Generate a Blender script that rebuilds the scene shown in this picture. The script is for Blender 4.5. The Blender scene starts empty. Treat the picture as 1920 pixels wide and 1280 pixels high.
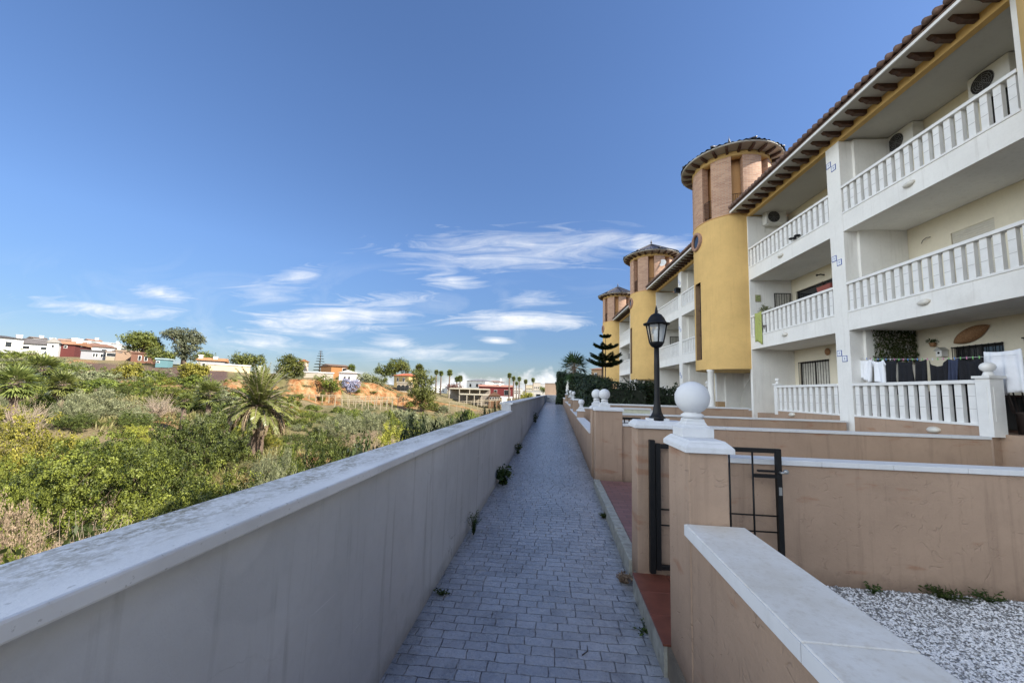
import bpy, math, random
import numpy as np
from mathutils import Vector, Matrix, noise as mnoise
R = math.radians
sc = bpy.context.scene
COL = sc.collection
rnd = random.Random(11)

# ------------------------------------------------------------------ camera
F_, CX, CY, EYE = 720.0, 960.0, 664.0, 1.9
VPX, VPY, ROLL = 1041.0, 737.0, R(1.6)
def _pix(x, y): return np.array([(x-CX)/F_, (CY-y)/F_, -1.0])
_a = _pix(VPX, VPY); _b = _pix(VPX+1000, VPY+1000*math.tan(ROLL))
_Y = _a/np.linalg.norm(_a); _Z = np.cross(_b, _a); _Z /= np.linalg.norm(_Z)
if _Z[1] < 0: _Z = -_Z
_X = np.cross(_Y, _Z)
CM = np.array([_X, _Y, _Z])
CAM = np.array([0.0, 0.0, EYE])
def ray(x, y): return CM @ _pix(x, y)
def P(x, y, d):
    r = ray(x, y); return CAM + r*(d/math.hypot(r[0], r[1]))
def depth(p): return float(-(CM.T @ (np.array(p, float)-CAM))[2])
def proj(p):
    c = CM.T @ (np.array(p, float)-CAM)
    return CX+F_*c[0]/-c[2], CY-F_*c[1]/-c[2]
cd = bpy.data.cameras.new('camera'); co = bpy.data.objects.new('camera', cd); COL.objects.link(co)
mw = Matrix.Identity(4)
for i in range(3):
    for j in range(3): mw[i][j] = CM[i][j]
    mw[i][3] = CAM[i]
co.matrix_world = mw
cd.sensor_fit = 'HORIZONTAL'; cd.sensor_width = 36.0; cd.lens = F_/1920*36
cd.shift_x = 0.0; cd.shift_y = (CY-640.0)/1920.0
cd.clip_start = 0.05; cd.clip_end = 6000
sc.camera = co

# ------------------------------------------------------------------ node helpers
class NT:
    def __init__(s, nt): s.nt = nt; s.n = nt.nodes; s.l = nt.links
    def node(s, t, **k):
        n = s.n.new(t)
        for a, v in k.items():
            if a == 'ins':
                for q, w in v.items(): s.put(n.inputs[q], w)
            else: setattr(n, a, v)
        return n
    def put(s, sock, w):
        if hasattr(w, 'is_output') or hasattr(w, 'links'): s.l.new(w, sock)
        else: sock.default_value = w
    def math(s, op, a, b=None, c=None, clamp=False):
        n = s.n.new('ShaderNodeMath'); n.operation = op; n.use_clamp = clamp
        for i, w in enumerate((a, b, c)):
            if w is not None: s.put(n.inputs[i], w)
        return n.outputs[0]
    def mix(s, fac, a, b, blend='MIX'):
        n = s.n.new('ShaderNodeMix'); n.data_type = 'RGBA'; n.blend_type = blend; n.clamp_factor = True
        s.put(n.inputs[0], fac); s.put(n.inputs[6], a); s.put(n.inputs[7], b); return n.outputs[2]
    def ramp(s, fac, stops):
        n = s.n.new('ShaderNodeValToRGB'); e = n.color_ramp.elements
        while len(e) < len(stops): e.new(0.5)
        for q, (p, c) in zip(e, stops):
            q.position = p; q.color = c if len(c) == 4 else (*c, 1)
        s.put(n.inputs[0], fac); return n.outputs[0]
    def noise(s, vec, scale, detail=4, rough=.55, dist=0.0, dim='3D'):
        n = s.n.new('ShaderNodeTexNoise'); n.noise_dimensions = dim
        if vec is not None: s.l.new(vec, n.inputs['Vector'])
        n.inputs['Scale'].default_value = scale; n.inputs['Detail'].default_value = detail
        n.inputs['Roughness'].default_value = rough; n.inputs['Distortion'].default_value = dist
        return n.outputs[0]
    def mapping(s, vec, loc=(0, 0, 0), rot=(0, 0, 0), scale=(1, 1, 1)):
        n = s.n.new('ShaderNodeMapping'); s.l.new(vec, n.inputs[0])
        n.inputs[1].default_value = loc; n.inputs[2].default_value = rot; n.inputs[3].default_value = scale
        return n.outputs[0]
    def coord(s, which='Object'): return s.n.new('ShaderNodeTexCoord').outputs[which]
    def bump(s, h, strength=.3, dist=.01, normal=None):
        n = s.n.new('ShaderNodeBump'); n.inputs['Strength'].default_value = strength
        n.inputs['Distance'].default_value = dist; s.l.new(h, n.inputs['Height'])
        if normal is not None: s.l.new(normal, n.inputs['Normal'])
        return n.outputs[0]
    def rng(s, v, a, b):
        n = s.n.new('ShaderNodeMapRange'); n.clamp = True; s.put(n.inputs[0], v); n.inputs[1].default_value = a; n.inputs[2].default_value = b; return n.outputs[0]
    def gray(s, lo, hi, fac):
        return s.ramp(fac, [(lo, (0, 0, 0)), (hi, (1, 1, 1))])

def newmat(name):
    m = bpy.data.materials.new(name); m.use_nodes = True
    t = NT(m.node_tree); b = t.n['Principled BSDF']
    return m, t, b
def C4(c): return (c[0], c[1], c[2], 1.0)
def sc3(c, k): return tuple(min(1, x*k) for x in c)
MATS = {}
def simple(name, c, rough=.6, metal=0.0, spec=.5, var=.12, scale=6.0, bump=0.0, bscale=40):
    m, t, b = newmat(name)
    co_ = t.coord()
    n = t.noise(co_, scale, 5)
    cc = t.mix(t.gray(.3, .7, n), C4(sc3(c, 1-var)), C4(sc3(c, 1+var)))
    t.l.new(cc, b.inputs['Base Color'])
    b.inputs['Roughness'].default_value = rough; b.inputs['Metallic'].default_value = metal
    b.inputs['Specular IOR Level'].default_value = spec
    if bump:
        t.l.new(t.bump(t.noise(co_, bscale, 6), bump, .01), b.inputs['Normal'])
    MATS[name] = m; return m
def plaster(name, c, stain=(.25, .2, .16), stain_amt=.35, bump=.35, grain=90, streak=True, var=.1, trowel=False, foot=None):
    """painted render: blotches, rain streaks that run down, trowel grain"""
    m, t, b = newmat(name)
    co_ = t.coord()
    blot = t.noise(co_, 1.3, 6, .6)
    base = t.mix(t.gray(.3, .72, blot), C4(sc3(c, 1-var)), C4(sc3(c, 1+var)))
    fine = t.noise(co_, 14, 5, .65)
    base = t.mix(t.math('MULTIPLY', t.gray(.5, .8, fine), .25), base, C4(sc3(c, .72)))
    if streak:
        sv = t.mapping(co_, scale=(5.5, 5.5, .3))
        st = t.gray(.55, .82, t.noise(sv, 2.0, 6, .62))
        base = t.mix(t.math('MULTIPLY', st, stain_amt), base, C4(stain))
    bl2 = t.gray(.6, .75, t.noise(co_, .8, 7, .62))
    base = t.mix(t.math('MULTIPLY', bl2, stain_amt*.7), base, C4(stain))
    h = t.noise(co_, grain, 4, .6)
    h2 = t.noise(co_, 7, 4, .55)
    hh = t.math('ADD', t.math('MULTIPLY', h, .35), t.math('MULTIPLY', h2, .6))
    if trowel:
        w = t.node('ShaderNodeTexNoise'); t.l.new(co_, w.inputs[0]); w.inputs['Scale'].default_value = 9.0; w.inputs['Detail'].default_value = 1.5; w.inputs['Distortion'].default_value = .7
        line = t.math('SUBTRACT', 1.0, t.math('MULTIPLY', t.math('ABSOLUTE', t.math('SUBTRACT', w.outputs[0], .5)), 34, clamp=True), clamp=True)
        gate = t.gray(.52, .62, t.noise(t.mapping(co_, loc=(3, 5, 1)), 9.5, 2))
        line = t.math('MULTIPLY', line, gate)
        base = t.mix(t.math('MULTIPLY', line, .04), base, C4(sc3(c, .5)))
        hh = t.math('SUBTRACT', hh, t.math('MULTIPLY', line, .38))
        rust = t.gray(.62, .7, t.noise(t.mapping(co_, scale=(1.1, 1.1, 4.5), loc=(7, 2, 3)), 1.5, 5))
        base = t.mix(t.math('MULTIPLY', rust, .5), base, C4((c[0]*.75, c[1]*.48, c[2]*.35)))
    if foot is not None and not trowel:
        vo = t.node('ShaderNodeTexVoronoi', feature='DISTANCE_TO_EDGE'); vm = t.node('ShaderNodeVectorMath', operation='ADD'); wn_ = t.node('ShaderNodeTexNoise'); t.l.new(co_, wn_.inputs[0]); wn_.inputs['Scale'].default_value = 3; wn_.inputs['Detail'].default_value = 6
        sv2 = t.node('ShaderNodeVectorMath', operation='SCALE'); t.l.new(wn_.outputs[1], sv2.inputs[0]); sv2.inputs['Scale'].default_value = .5
        t.l.new(co_, vm.inputs[0]); t.l.new(sv2.outputs[0], vm.inputs[1]); t.l.new(vm.outputs[0], vo.inputs['Vector']); vo.inputs['Scale'].default_value = .55
        ck = t.math('MULTIPLY', t.math('LESS_THAN', vo.outputs[0], .0022), t.gray(.5, .56, t.noise(co_, .7, 3)))
        base = t.mix(t.math('MULTIPLY', ck, .55), base, C4(sc3(c, .35)))
        pa = t.gray(.575, .585, t.noise(t.mapping(co_, loc=(9, 4, 2)), .75, 3, .5))
        base = t.mix(t.math('MULTIPLY', pa, .22), base, C4(sc3(c, 1.25)))
        sc_ = t.gray(.74, .76, t.noise(t.mapping(co_, rot=(.5, 0, 0), scale=(1, 1.2, 26)), 1.1, 2))
        base = t.mix(t.math('MULTIPLY', sc_, .3), base, (.7, .7, .7, 1))
    if foot is not None:   # splash dirt along the foot of the wall
        gp = t.node('ShaderNodeNewGeometry'); sx = t.node('ShaderNodeSeparateXYZ'); t.l.new(gp.outputs['Position'], sx.inputs[0])
        hz = t.math('SUBTRACT', t.math('SUBTRACT', sx.outputs[2], t.math('MULTIPLY', sx.outputs[1], .0 if trowel else .0208)), foot)
        fd = t.rng(t.math('ADD', hz, t.math('MULTIPLY', t.math('SUBTRACT', t.noise(co_, 5, 6, .7), .5), .3)), .16, -.02)
        base = t.mix(t.math('MULTIPLY', fd, .6), base, C4(stain))
    t.l.new(base, b.inputs['Base Color'])
    b.inputs['Roughness'].default_value = .85; b.inputs['Specular IOR Level'].default_value = .25
    t.l.new(t.bump(hh, bump, .012), b.inputs['Normal'])
    MATS[name] = m; return m

# ------------------------------------------------------------------ materials
WALL_GREY = plaster('render_grey', (.475, .48, .485), (.17, .16, .15), .75, .5, 120, foot=.0)
PEACH = plaster('render_peach', (.375, .265, .19), (.14, .095, .07), .55, .8, 60, trowel=True, foot=.25)
YELLOW = plaster('render_yellow', (.64, .425, .165), (.36, .22, .09), .3, .6, 45, var=.09)
WHITE = plaster('render_white', (.78, .765, .725), (.42, .38, .33), .4, .3, 70, var=.06)
CREAM = plaster('render_cream', (.74, .68, .54), (.5, .45, .36), .15, .2, 70, var=.05)
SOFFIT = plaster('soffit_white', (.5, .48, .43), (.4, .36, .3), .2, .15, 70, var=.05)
STONEWHITE = plaster('white_cast_stone', (.64, .645, .65), (.4, .38, .34), .3, .22, 60, var=.06)
BALW = simple('white_baluster', (.76, .75, .72), .5, var=.06, scale=5, bump=.08, bscale=40)
BLACK = simple('black_painted_iron', (.006, .006, .0065), .5, spec=.3, var=.3, bump=.1, bscale=120)
WOOD = simple('dark_rafter_wood', (.07, .032, .018), .6, var=.35, scale=14, bump=.2)
TILE = simple('roof_tile_brown', (.145, .085, .062), .7, var=.35, scale=5, bump=.2, bscale=30)
SLATE = simple('roof_tile_dark_glazed', (.04, .036, .038), .4, var=.4, scale=6, bump=.15, bscale=30)
ORANGE = plaster('render_orange', (.6, .34, .15), (.35, .2, .1), .15, .2, 60, var=.06)
GLASS = simple('dark_window_glass', (.02, .022, .024), .08, spec=.8, var=.2)
SHUT = simple('shutter_slats', (.6, .56, .47), .5, var=.06)
CURT = simple('pale_curtain', (.55, .53, .47), .8, var=.15, scale=12)
ALU = simple('dark_aluminium', (.03, .026, .024), .35, metal=.4, var=.2)
ACW = simple('ac_casing', (.66, .65, .61), .4, var=.05)
REDTILE = simple('red_floor_tile', (.17, .055, .035), .4, var=.2, scale=8, bump=.1)
CURB = simple('concrete_curb', (.34, .34, .3), .85, var=.3, scale=14, bump=.4, bscale=60)
WICKER = simple('wicker', (.3, .16, .075), .7, var=.4, scale=40, bump=.5, bscale=90)
CLOTHW = simple('white_cotton', (.78, .79, .82), .85, var=.04, scale=8)
CLOTHD = simple('navy_cotton', (.004, .0045, .008), .85, var=.35, scale=8)
TOWEL = simple('green_towel', (.36, .4, .12), .9, var=.1, scale=20, bump=.3)
BARK = simple('bark', (.13, .09, .065), .9, var=.35, scale=9, bump=.6, bscale=18)
TWIG = simple('dry_twig', (.34, .27, .2), .85, var=.3, scale=7)
DEADPALM = simple('dead_palm_frond', (.36, .26, .16), .85, var=.35, scale=3)
TERRA = simple('terracotta', (.24, .06, .04), .6, var=.15)
LAMPGLASS = None
def mk_lampglass():
    m, t, b = newmat('lamp_glass')
    tr = t.node('ShaderNodeBsdfTransparent'); tr.inputs[0].default_value = (.93, .95, .96, 1)
    b.inputs['Base Color'].default_value = (.8, .82, .84, 1); b.inputs['Roughness'].default_value = .2
    mx = t.node('ShaderNodeMixShader'); mx.inputs[0].default_value = .3
    t.l.new(tr.outputs[0], mx.inputs[1]); t.l.new(b.outputs[0], mx.inputs[2]); t.l.new(mx.outputs[0], t.n['Material Output'].inputs[0])
    return m
LAMPGLASS = mk_lampglass()
def mk_coping():
    m, t, b = newmat('coping_lichen')
    co_ = t.coord()
    base = t.mix(t.gray(.3, .7, t.noise(co_, 2.2, 5)), (.56, .56, .55, 1), (.7, .7, .69, 1))
    l1 = t.gray(.4, .62, t.noise(t.mapping(co_, scale=(2.2, 1.0, 2)), 2.6, 8, .66))
    l2 = t.gray(.42, .56, t.noise(t.mapping(co_, scale=(1.5, 1, 1.5)), 34, 8, .76))
    ox = t.node('ShaderNodeSeparateXYZ'); t.l.new(co_, ox.inputs[0])
    side = t.node('ShaderNodeMapRange', clamp=True); t.l.new(ox.outputs[0], side.inputs[0])
    side.inputs[1].default_value = -1.07; side.inputs[2].default_value = -1.17
    lich = t.math('MULTIPLY', t.math('MAXIMUM', t.math('MULTIPLY', l1, l2), t.math('MULTIPLY', l2, .18)), side.outputs[0])
    base = t.mix(t.math('MULTIPLY', lich, .85), base, (.15, .125, .06, 1))
    sp = t.gray(.66, .7, t.noise(co_, 60, 3))
    base = t.mix(t.math('MULTIPLY', sp, .4), base, (.22, .21, .19, 1))
    t.l.new(base, b.inputs['Base Color']); b.inputs['Roughness'].default_value = .8
    t.l.new(t.bump(t.noise(co_, 40, 6, .7), .3, .008), b.inputs['Normal'])
    return m
COPE_L = mk_coping()
def mk_copeR():
    m, t, b = newmat('coping_stone_weathered')
    co_ = t.coord()
    base = t.mix(t.gray(.3, .7, t.noise(co_, 3.0, 6, .6)), (.57, .53, .46, 1), (.74, .73, .7, 1))
    base = t.mix(t.math('MULTIPLY', t.gray(.5, .75, t.noise(co_, 30, 6, .7)), .5), base, (.42, .36, .28, 1))
    t.l.new(base, b.inputs['Base Color']); b.inputs['Roughness'].default_value = .75
    t.l.new(t.bump(t.noise(co_, 50, 6, .7), .25, .006), b.inputs['Normal'])
    return m
COPE_R = mk_copeR()
def mk_paving():
    m, t, b = newmat('stamped_grey_paving')
    co_ = t.coord()
    mp = t.mapping(co_, rot=(0, 0, R(-1.6)))
    sx = t.node('ShaderNodeSeparateXYZ'); t.l.new(mp, sx.inputs[0])
    row = t.math('FLOOR', t.math('DIVIDE', sx.outputs[1], .097))
    wn = t.node('ShaderNodeTexWhiteNoise', noise_dimensions='1D'); t.l.new(row, wn.inputs['W'])
    cx_ = t.node('ShaderNodeCombineXYZ'); t.l.new(t.math('ADD', sx.outputs[0], t.math('MULTIPLY', wn.outputs[0], .21)), cx_.inputs[0]); t.l.new(sx.outputs[1], cx_.inputs[1])
    wob = t.node('ShaderNodeTexNoise'); t.l.new(co_, wob.inputs[0]); wob.inputs['Scale'].default_value = 9.0; wob.inputs['Detail'].default_value = 4
    dv = t.node('ShaderNodeVectorMath', operation='SCALE')
    sb = t.node('ShaderNodeVectorMath', operation='SUBTRACT'); t.l.new(wob.outputs[1], sb.inputs[0]); sb.inputs[1].default_value = (.5, .5, .5)
    t.l.new(sb.outputs[0], dv.inputs[0]); dv.inputs['Scale'].default_value = .034
    av = t.node('ShaderNodeVectorMath', operation='ADD'); t.l.new(cx_.outputs[0], av.inputs[0]); t.l.new(dv.outputs[0], av.inputs[1])
    br = t.node('ShaderNodeTexBrick'); t.l.new(av.outputs[0], br.inputs[0])
    br.offset = .5; br.offset_frequency = 2; br.squash = .8; br.squash_frequency = 3
    br.inputs['Scale'].default_value = 1.0; br.inputs['Brick Width'].default_value = .205; br.inputs['Row Height'].default_value = .097
    br.inputs['Mortar Size'].default_value = .0055; br.inputs['Mortar Smooth'].default_value = 1.0; br.inputs['Bias'].default_value = 0
    br.inputs['Color1'].default_value = (.1, .1, .1, 1); br.inputs['Color2'].default_value = (.9, .9, .9, 1); br.inputs['Mortar'].default_value = (.5, .5, .5, 1)
    tone = t.mix(t.math('ADD', t.math('MULTIPLY', br.outputs[0], .5), t.math('MULTIPLY', t.noise(co_, 4, 5, .7), .55), clamp=True), (.22, .228, .25, 1), (.52, .53, .56, 1))
    tone = t.mix(t.math('MULTIPLY', t.gray(.4, .78, t.noise(co_, 10, 7, .72)), .6), tone, (.5, .51, .53, 1))
    tone = t.mix(t.math('MULTIPLY', t.gray(.48, .72, t.noise(co_, .8, 6, .62)), .6), tone, (.16, .165, .185, 1))
    tone = t.mix(t.math('MULTIPLY', t.gray(.55, .7, t.noise(t.mapping(co_, loc=(4, 1, 0)), 3.2, 6, .65)), .4), tone, (.13, .13, .14, 1))
    mort = t.gray(.0, 1.0, br.outputs['Fac'])
    brk = t.gray(.35, .62, t.noise(co_, 6, 4))
    tone = t.mix(t.math('MULTIPLY', mort, t.math('ADD', .25, t.math('MULTIPLY', brk, .7))), tone, (.05, .053, .06, 1))
    spk = t.gray(.69, .74, t.noise(co_, 90, 2))
    tone = t.mix(t.math('MULTIPLY', spk, .5), tone, (.07, .07, .07, 1))
    gp = t.node('ShaderNodeNewGeometry'); sp_ = t.node('ShaderNodeSeparateXYZ'); t.l.new(gp.outputs['Position'], sp_.inputs[0])
    ex = t.math('ABSOLUTE', t.math('ADD', sp_.outputs[0], .15))
    ed = t.rng(t.math('ADD', ex, t.math('MULTIPLY', t.math('SUBTRACT', t.noise(co_, 4, 6, .7), .5), .5)), .78, 1.0)
    tone = t.mix(t.math('MULTIPLY', ed, .6), tone, (.085, .085, .075, 1))
    t.l.new(tone, b.inputs['Base Color'])
    rg = t.math('ADD', .14, t.math('MULTIPLY', t.noise(co_, 20, 4), .3))
    t.l.new(rg, b.inputs['Roughness']); b.inputs['Specular IOR Level'].default_value = .5
    h = t.math('SUBTRACT', t.math('ADD', t.math('MULTIPLY', t.noise(co_, 26, 6, .7), .9), t.math('MULTIPLY', t.noise(co_, 6, 3), .6)), t.math('MULTIPLY', mort, 1.2))
    t.l.new(t.bump(h, .7, .014), b.inputs['Normal'])
    return m
PAVE = mk_paving()
def mk_redpave():
    m, t, b = newmat('red_block_paving')
    co_ = t.coord()
    br = t.node('ShaderNodeTexBrick'); t.l.new(co_, br.inputs[0]); br.inputs['Scale'].default_value = 1
    br.inputs['Brick Width'].default_value = .22; br.inputs['Row Height'].default_value = .11; br.inputs['Mortar Size'].default_value = .005
    br.inputs['Color1'].default_value = (.2, .085, .075, 1); br.inputs['Color2'].default_value = (.28, .13, .12, 1); br.inputs['Mortar'].default_value = (.09, .06, .055, 1)
    c = t.mix(t.math('MULTIPLY', t.noise(co_, 12, 6, .7), .5), br.outputs[0], (.2, .14, .13, 1))
    t.l.new(c, b.inputs['Base Color']); b.inputs['Roughness'].default_value = .6
    t.l.new(t.bump(br.outputs['Fac'], -.4, .006), b.inputs['Normal'])
    return m
REDPAVE = mk_redpave()
def mk_brick():
    m, t, b = newmat('belfry_brick')
    co_ = t.coord('UV')
    br = t.node('ShaderNodeTexBrick'); t.l.new(co_, br.inputs[0]); br.inputs['Scale'].default_value = 1
    br.inputs['Brick Width'].default_value = .24; br.inputs['Row Height'].default_value = .075; br.inputs['Mortar Size'].default_value = .009
    br.inputs['Color1'].default_value = (.33, .165, .1, 1); br.inputs['Color2'].default_value = (.5, .295, .185, 1); br.inputs['Mortar'].default_value = (.42, .33, .25, 1)
    c = t.mix(t.math('MULTIPLY', t.noise(co_, 5, 6, .7), .35), br.outputs[0], (.42, .26, .17, 1))
    t.l.new(c, b.inputs['Base Color']); b.inputs['Roughness'].default_value = .8
    t.l.new(t.bump(br.outputs['Fac'], -.5, .01), b.inputs['Normal'])
    return m
BRICK = mk_brick()
def mk_ground():
    m, t, b = newmat('ravine_soil')
    co_ = t.coord()
    n1 = t.noise(co_, .09, 8, .62)
    c = t.ramp(n1, [(.32, (.06, .062, .02)), (.46, (.125, .11, .05)), (.56, (.21, .16, .095)), (.68, (.1, .1, .035))])
    n2 = t.noise(co_, 1.4, 8, .7)
    c = t.mix(t.math('MULTIPLY', t.gray(.45, .7, n2), .6), c, (.09, .1, .03, 1))
    at = t.node('ShaderNodeAttribute', attribute_name='clay')
    cl = t.ramp(t.noise(t.mapping(co_, scale=(1.5, 1.5, .55)), .55, 8, .72, .5), [(.34, (.12, .05, .022)), (.44, (.25, .105, .04)), (.52, (.3, .165, .075)), (.62, (.38, .255, .14)), (.74, (.22, .16, .085))])
    cl = t.mix(t.math('MULTIPLY', t.gray(.5, .6, t.noise(co_, .5, 7, .72)), .8), cl, (.09, .095, .035, 1))
    c = t.mix(at.outputs['Fac'], c, cl)
    at2 = t.node('ShaderNodeAttribute', attribute_name='ash')
    c = t.mix(at2.outputs['Fac'], c, t.mix(n2, (.06, .035, .03, 1), (.13, .09, .075, 1)))
    t.l.new(c, b.inputs['Base Color']); b.inputs['Roughness'].default_value = .95; b.inputs['Specular IOR Level'].default_value = .1
    t.l.new(t.bump(t.noise(co_, 2.5, 8, .7), .8, .25), b.inputs['Normal'])
    return m
SOIL = mk_ground()
def leafmat(name, dark, light, trans=.17, rough=.55, spec=.3):
    m, t, b = newmat(name)
    at = t.node('ShaderNodeAttribute', attribute_name='tint')
    oi = t.node('ShaderNodeObjectInfo')
    c = t.mix(at.outputs['Fac'], C4(dark), C4(light))
    hv = t.node('ShaderNodeHueSaturation'); t.l.new(c, hv.inputs['Color'])
    t.put(hv.inputs['Hue'], t.math('ADD', .488, t.math('MULTIPLY', oi.outputs['Random'], .024)))
    t.put(hv.inputs['Value'], t.math('ADD', .82, t.math('MULTIPLY', oi.outputs['Random'], .36)))
    t.l.new(hv.outputs[0], b.inputs['Base Color']); b.inputs['Roughness'].default_value = rough
    b.inputs['Specular IOR Level'].default_value = spec
    tr = t.node('ShaderNodeBsdfTranslucent'); t.l.new(hv.outputs[0], tr.inputs[0])
    mx = t.node('ShaderNodeMixShader'); mx.inputs[0].default_value = trans
    t.l.new(b.outputs[0], mx.inputs[1]); t.l.new(tr.outputs[0], mx.inputs[2])
    t.l.new(mx.outputs[0], t.n['Material Output'].inputs[0])
    return m
L_GREEN = leafmat('leaf_lentisk', (.02, .035, .006), (.25, .285, .045))
L_DEEP = leafmat('leaf_deep_green', (.01, .018, .005), (.075, .1, .024), .1)  # its dark tone also stands in for shade on the wall row
L_MIDG = leafmat('leaf_mid_green', (.015, .028, .006), (.16, .2, .038))
L_YEL = leafmat('leaf_yellow_green', (.11, .12, .015), (.44, .41, .065))
L_OLIVE = leafmat('leaf_grey_olive', (.08, .09, .042), (.33, .34, .18))
L_DRY = leafmat('leaf_dry_beige', (.16, .115, .075), (.45, .34, .23), .15)
L_DARK = leafmat('leaf_dark_hedge', (.008, .018, .006), (.03, .055, .016), .1)
L_PINE = leafmat('leaf_pine', (.035, .048, .01), (.2, .215, .042), .15)
L_EUC = leafmat('leaf_eucalyptus', (.055, .068, .033), (.26, .28, .16), .2)
L_PALM = leafmat('leaf_palm', (.05, .075, .018), (.28, .30, .085), .2, .4, .5)
L_PALMD = leafmat('leaf_palm_dark', (.018, .035, .012), (.06, .1, .03), .2, .4, .5)
L_DEADP = leafmat('leaf_dead_palm', (.09, .06, .035), (.19, .14, .09), .12)
L_BLUE = leafmat('leaf_blue_grey', (.15, .16, .22), (.42, .43, .55), .15)
L_RED = leafmat('leaf_dark_red', (.06, .02, .02), (.16, .06, .05), .15)
L_GRASS = leafmat('leaf_dry_grass', (.13, .125, .035), (.34, .31, .13), .25)
L_WEED = leafmat('leaf_weed', (.02, .04, .008), (.075, .11, .025), .25)

# ------------------------------------------------------------------ mesh builder
class MB:
    def __init__(s): s.v = []; s.f = []; s.m = []; s.sm = []; s.uv = {}
    def _add(s, vs, fs, mi=0, smooth=False):
        o = len(s.v); s.v += [tuple(map(float, p)) for p in vs]
        for f in fs: s.f.append([o+i for i in f]); s.m.append(mi); s.sm.append(smooth)
    def box(s, x0, x1, y0, y1, z0, z1, mi=0):
        s._add([(x0, y0, z0), (x1, y0, z0), (x1, y1, z0), (x0, y1, z0), (x0, y0, z1), (x1, y0, z1), (x1, y1, z1), (x0, y1, z1)],
               [(3, 2, 1, 0), (4, 5, 6, 7), (0, 1, 5, 4), (1, 2, 6, 5), (2, 3, 7, 6), (3, 0, 4, 7)], mi); return s
    def frustum(s, cx, cy, z0, z1, a0, b0, a1, b1, mi=0):
        s._add([(cx-a0, cy-b0, z0), (cx+a0, cy-b0, z0), (cx+a0, cy+b0, z0), (cx-a0, cy+b0, z0), (cx-a1, cy-b1, z1), (cx+a1, cy-b1, z1), (cx+a1, cy+b1, z1), (cx-a1, cy+b1, z1)],
               [(3, 2, 1, 0), (4, 5, 6, 7), (0, 1, 5, 4), (1, 2, 6, 5), (2, 3, 7, 6), (3, 0, 4, 7)], mi); return s
    def poly(s, pts, mi=0): s._add(pts, [tuple(range(len(pts)))], mi); return s
    def extrude(s, pts, vec, mi=0):
        n = len(pts); q = [tuple(np.add(p, vec)) for p in pts]
        s._add(list(pts)+q, [tuple(range(n))[::-1], tuple(range(n, 2*n))]+[(i, (i+1) % n, n+(i+1) % n, n+i) for i in range(n)], mi); return s
    def lathe(s, cx, cy, prof, n=24, mi=0, smooth=True, a0=0.0, a1=2*math.pi, cap=True):
        full = abs(a1-a0-2*math.pi) < 1e-6; k = n if full else n+1
        vs = []
        for r, z in prof:
            for i in range(k):
                a = a0+(a1-a0)*i/n; vs.append((cx+r*math.cos(a), cy+r*math.sin(a), z))
        fs = []
        for j in range(len(prof)-1):
            for i in range(n):
                i2 = (i+1) % k
                fs.append((j*k+i, j*k+i2, (j+1)*k+i2, (j+1)*k+i))
        s._add(vs, fs, mi, smooth)
        if full and cap:
            o = len(s.v)-len(vs)
            for j, rev in ((0, True), (len(prof)-1, False)):
                if prof[j][0] > 1e-4:
                    f = [o+j*k+i for i in range(k)]
                    s.f.append(f[::-1] if rev else f); s.m.append(mi); s.sm.append(False)
        return s
    def tube(s, pts, rad, n=6, mi=0, smooth=True):
        pts = [Vector(p) for p in pts]; rs = rad if isinstance(rad, (list, tuple)) else [rad]*len(pts)
        vs = []; up = Vector((0, 0, 1))
        for i, p in enumerate(pts):
            d = (pts[min(i+1, len(pts)-1)]-pts[max(i-1, 0)]).normalized()
            a = d.cross(up if abs(d.z) < .95 else Vector((1, 0, 0))).normalized(); b = d.cross(a)
            for j in range(n):
                t = 2*math.pi*j/n; vs.append(p+(a*math.cos(t)+b*math.sin(t))*rs[i])
        fs = [(i*n+j, i*n+(j+1) % n, (i+1)*n+(j+1) % n, (i+1)*n+j) for i in range(len(pts)-1) for j in range(n)]
        fs += [tuple(range(n))[::-1], tuple((len(pts)-1)*n+j for j in range(n))]
        s._add(vs, fs, mi, smooth); return s
    def ball(s, c, r, nu=20, nv=12, mi=0, sz=1.0, sx=1.0, sy=1.0):
        vs = [(c[0], c[1], c[2]-r*sz)]
        for j in range(1, nv):
            a = -math.pi/2+math.pi*j/nv
            for i in range(nu):
                b = 2*math.pi*i/nu; vs.append((c[0]+r*sx*math.cos(a)*math.cos(b), c[1]+r*sy*math.cos(a)*math.sin(b), c[2]+r*sz*math.sin(a)))
        vs.append((c[0], c[1], c[2]+r*sz)); fs = []
        for i in range(nu): fs.append((0, 1+(i+1) % nu, 1+i)); fs.append((len(vs)-1, 1+(nv-2)*nu+i, 1+(nv-2)*nu+(i+1) % nu))
        for j in range(nv-2):
            for i in range(nu): fs.append((1+j*nu+i, 1+j*nu+(i+1) % nu, 1+(j+1)*nu+(i+1) % nu, 1+(j+1)*nu+i))
        s._add(vs, fs, mi, True); return s
    def mesh(s, name, mats):
        me = bpy.data.meshes.new(name); me.from_pydata(s.v, [], s.f)
        for m in (mats if isinstance(mats, (list, tuple)) else [mats]): me.materials.append(m)
        me.polygons.foreach_set('material_index', s.m); me.polygons.foreach_set('use_smooth', s.sm)
        me.update(); return me
    def build(s, name, mats, parent=None, loc=(0, 0, 0), rotz=0.0, bevel=0.0):
        o = bpy.data.objects.new(name, s.mesh(name, mats)); COL.objects.link(o)
        o.location = loc; o.rotation_euler = (0, 0, rotz)
        if parent is not None: o.parent = parent
        if bevel:
            b = o.modifiers.new('bevel', 'BEVEL'); b.width = bevel; b.segments = 2; b.limit_method = 'ANGLE'
        return o
def tag(o, label=None, cat=None, group=None, kind=None):
    if label: o['label'] = label
    if cat: o['category'] = cat
    if group: o['group'] = group
    if kind: o['kind'] = kind
    return o
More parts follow.
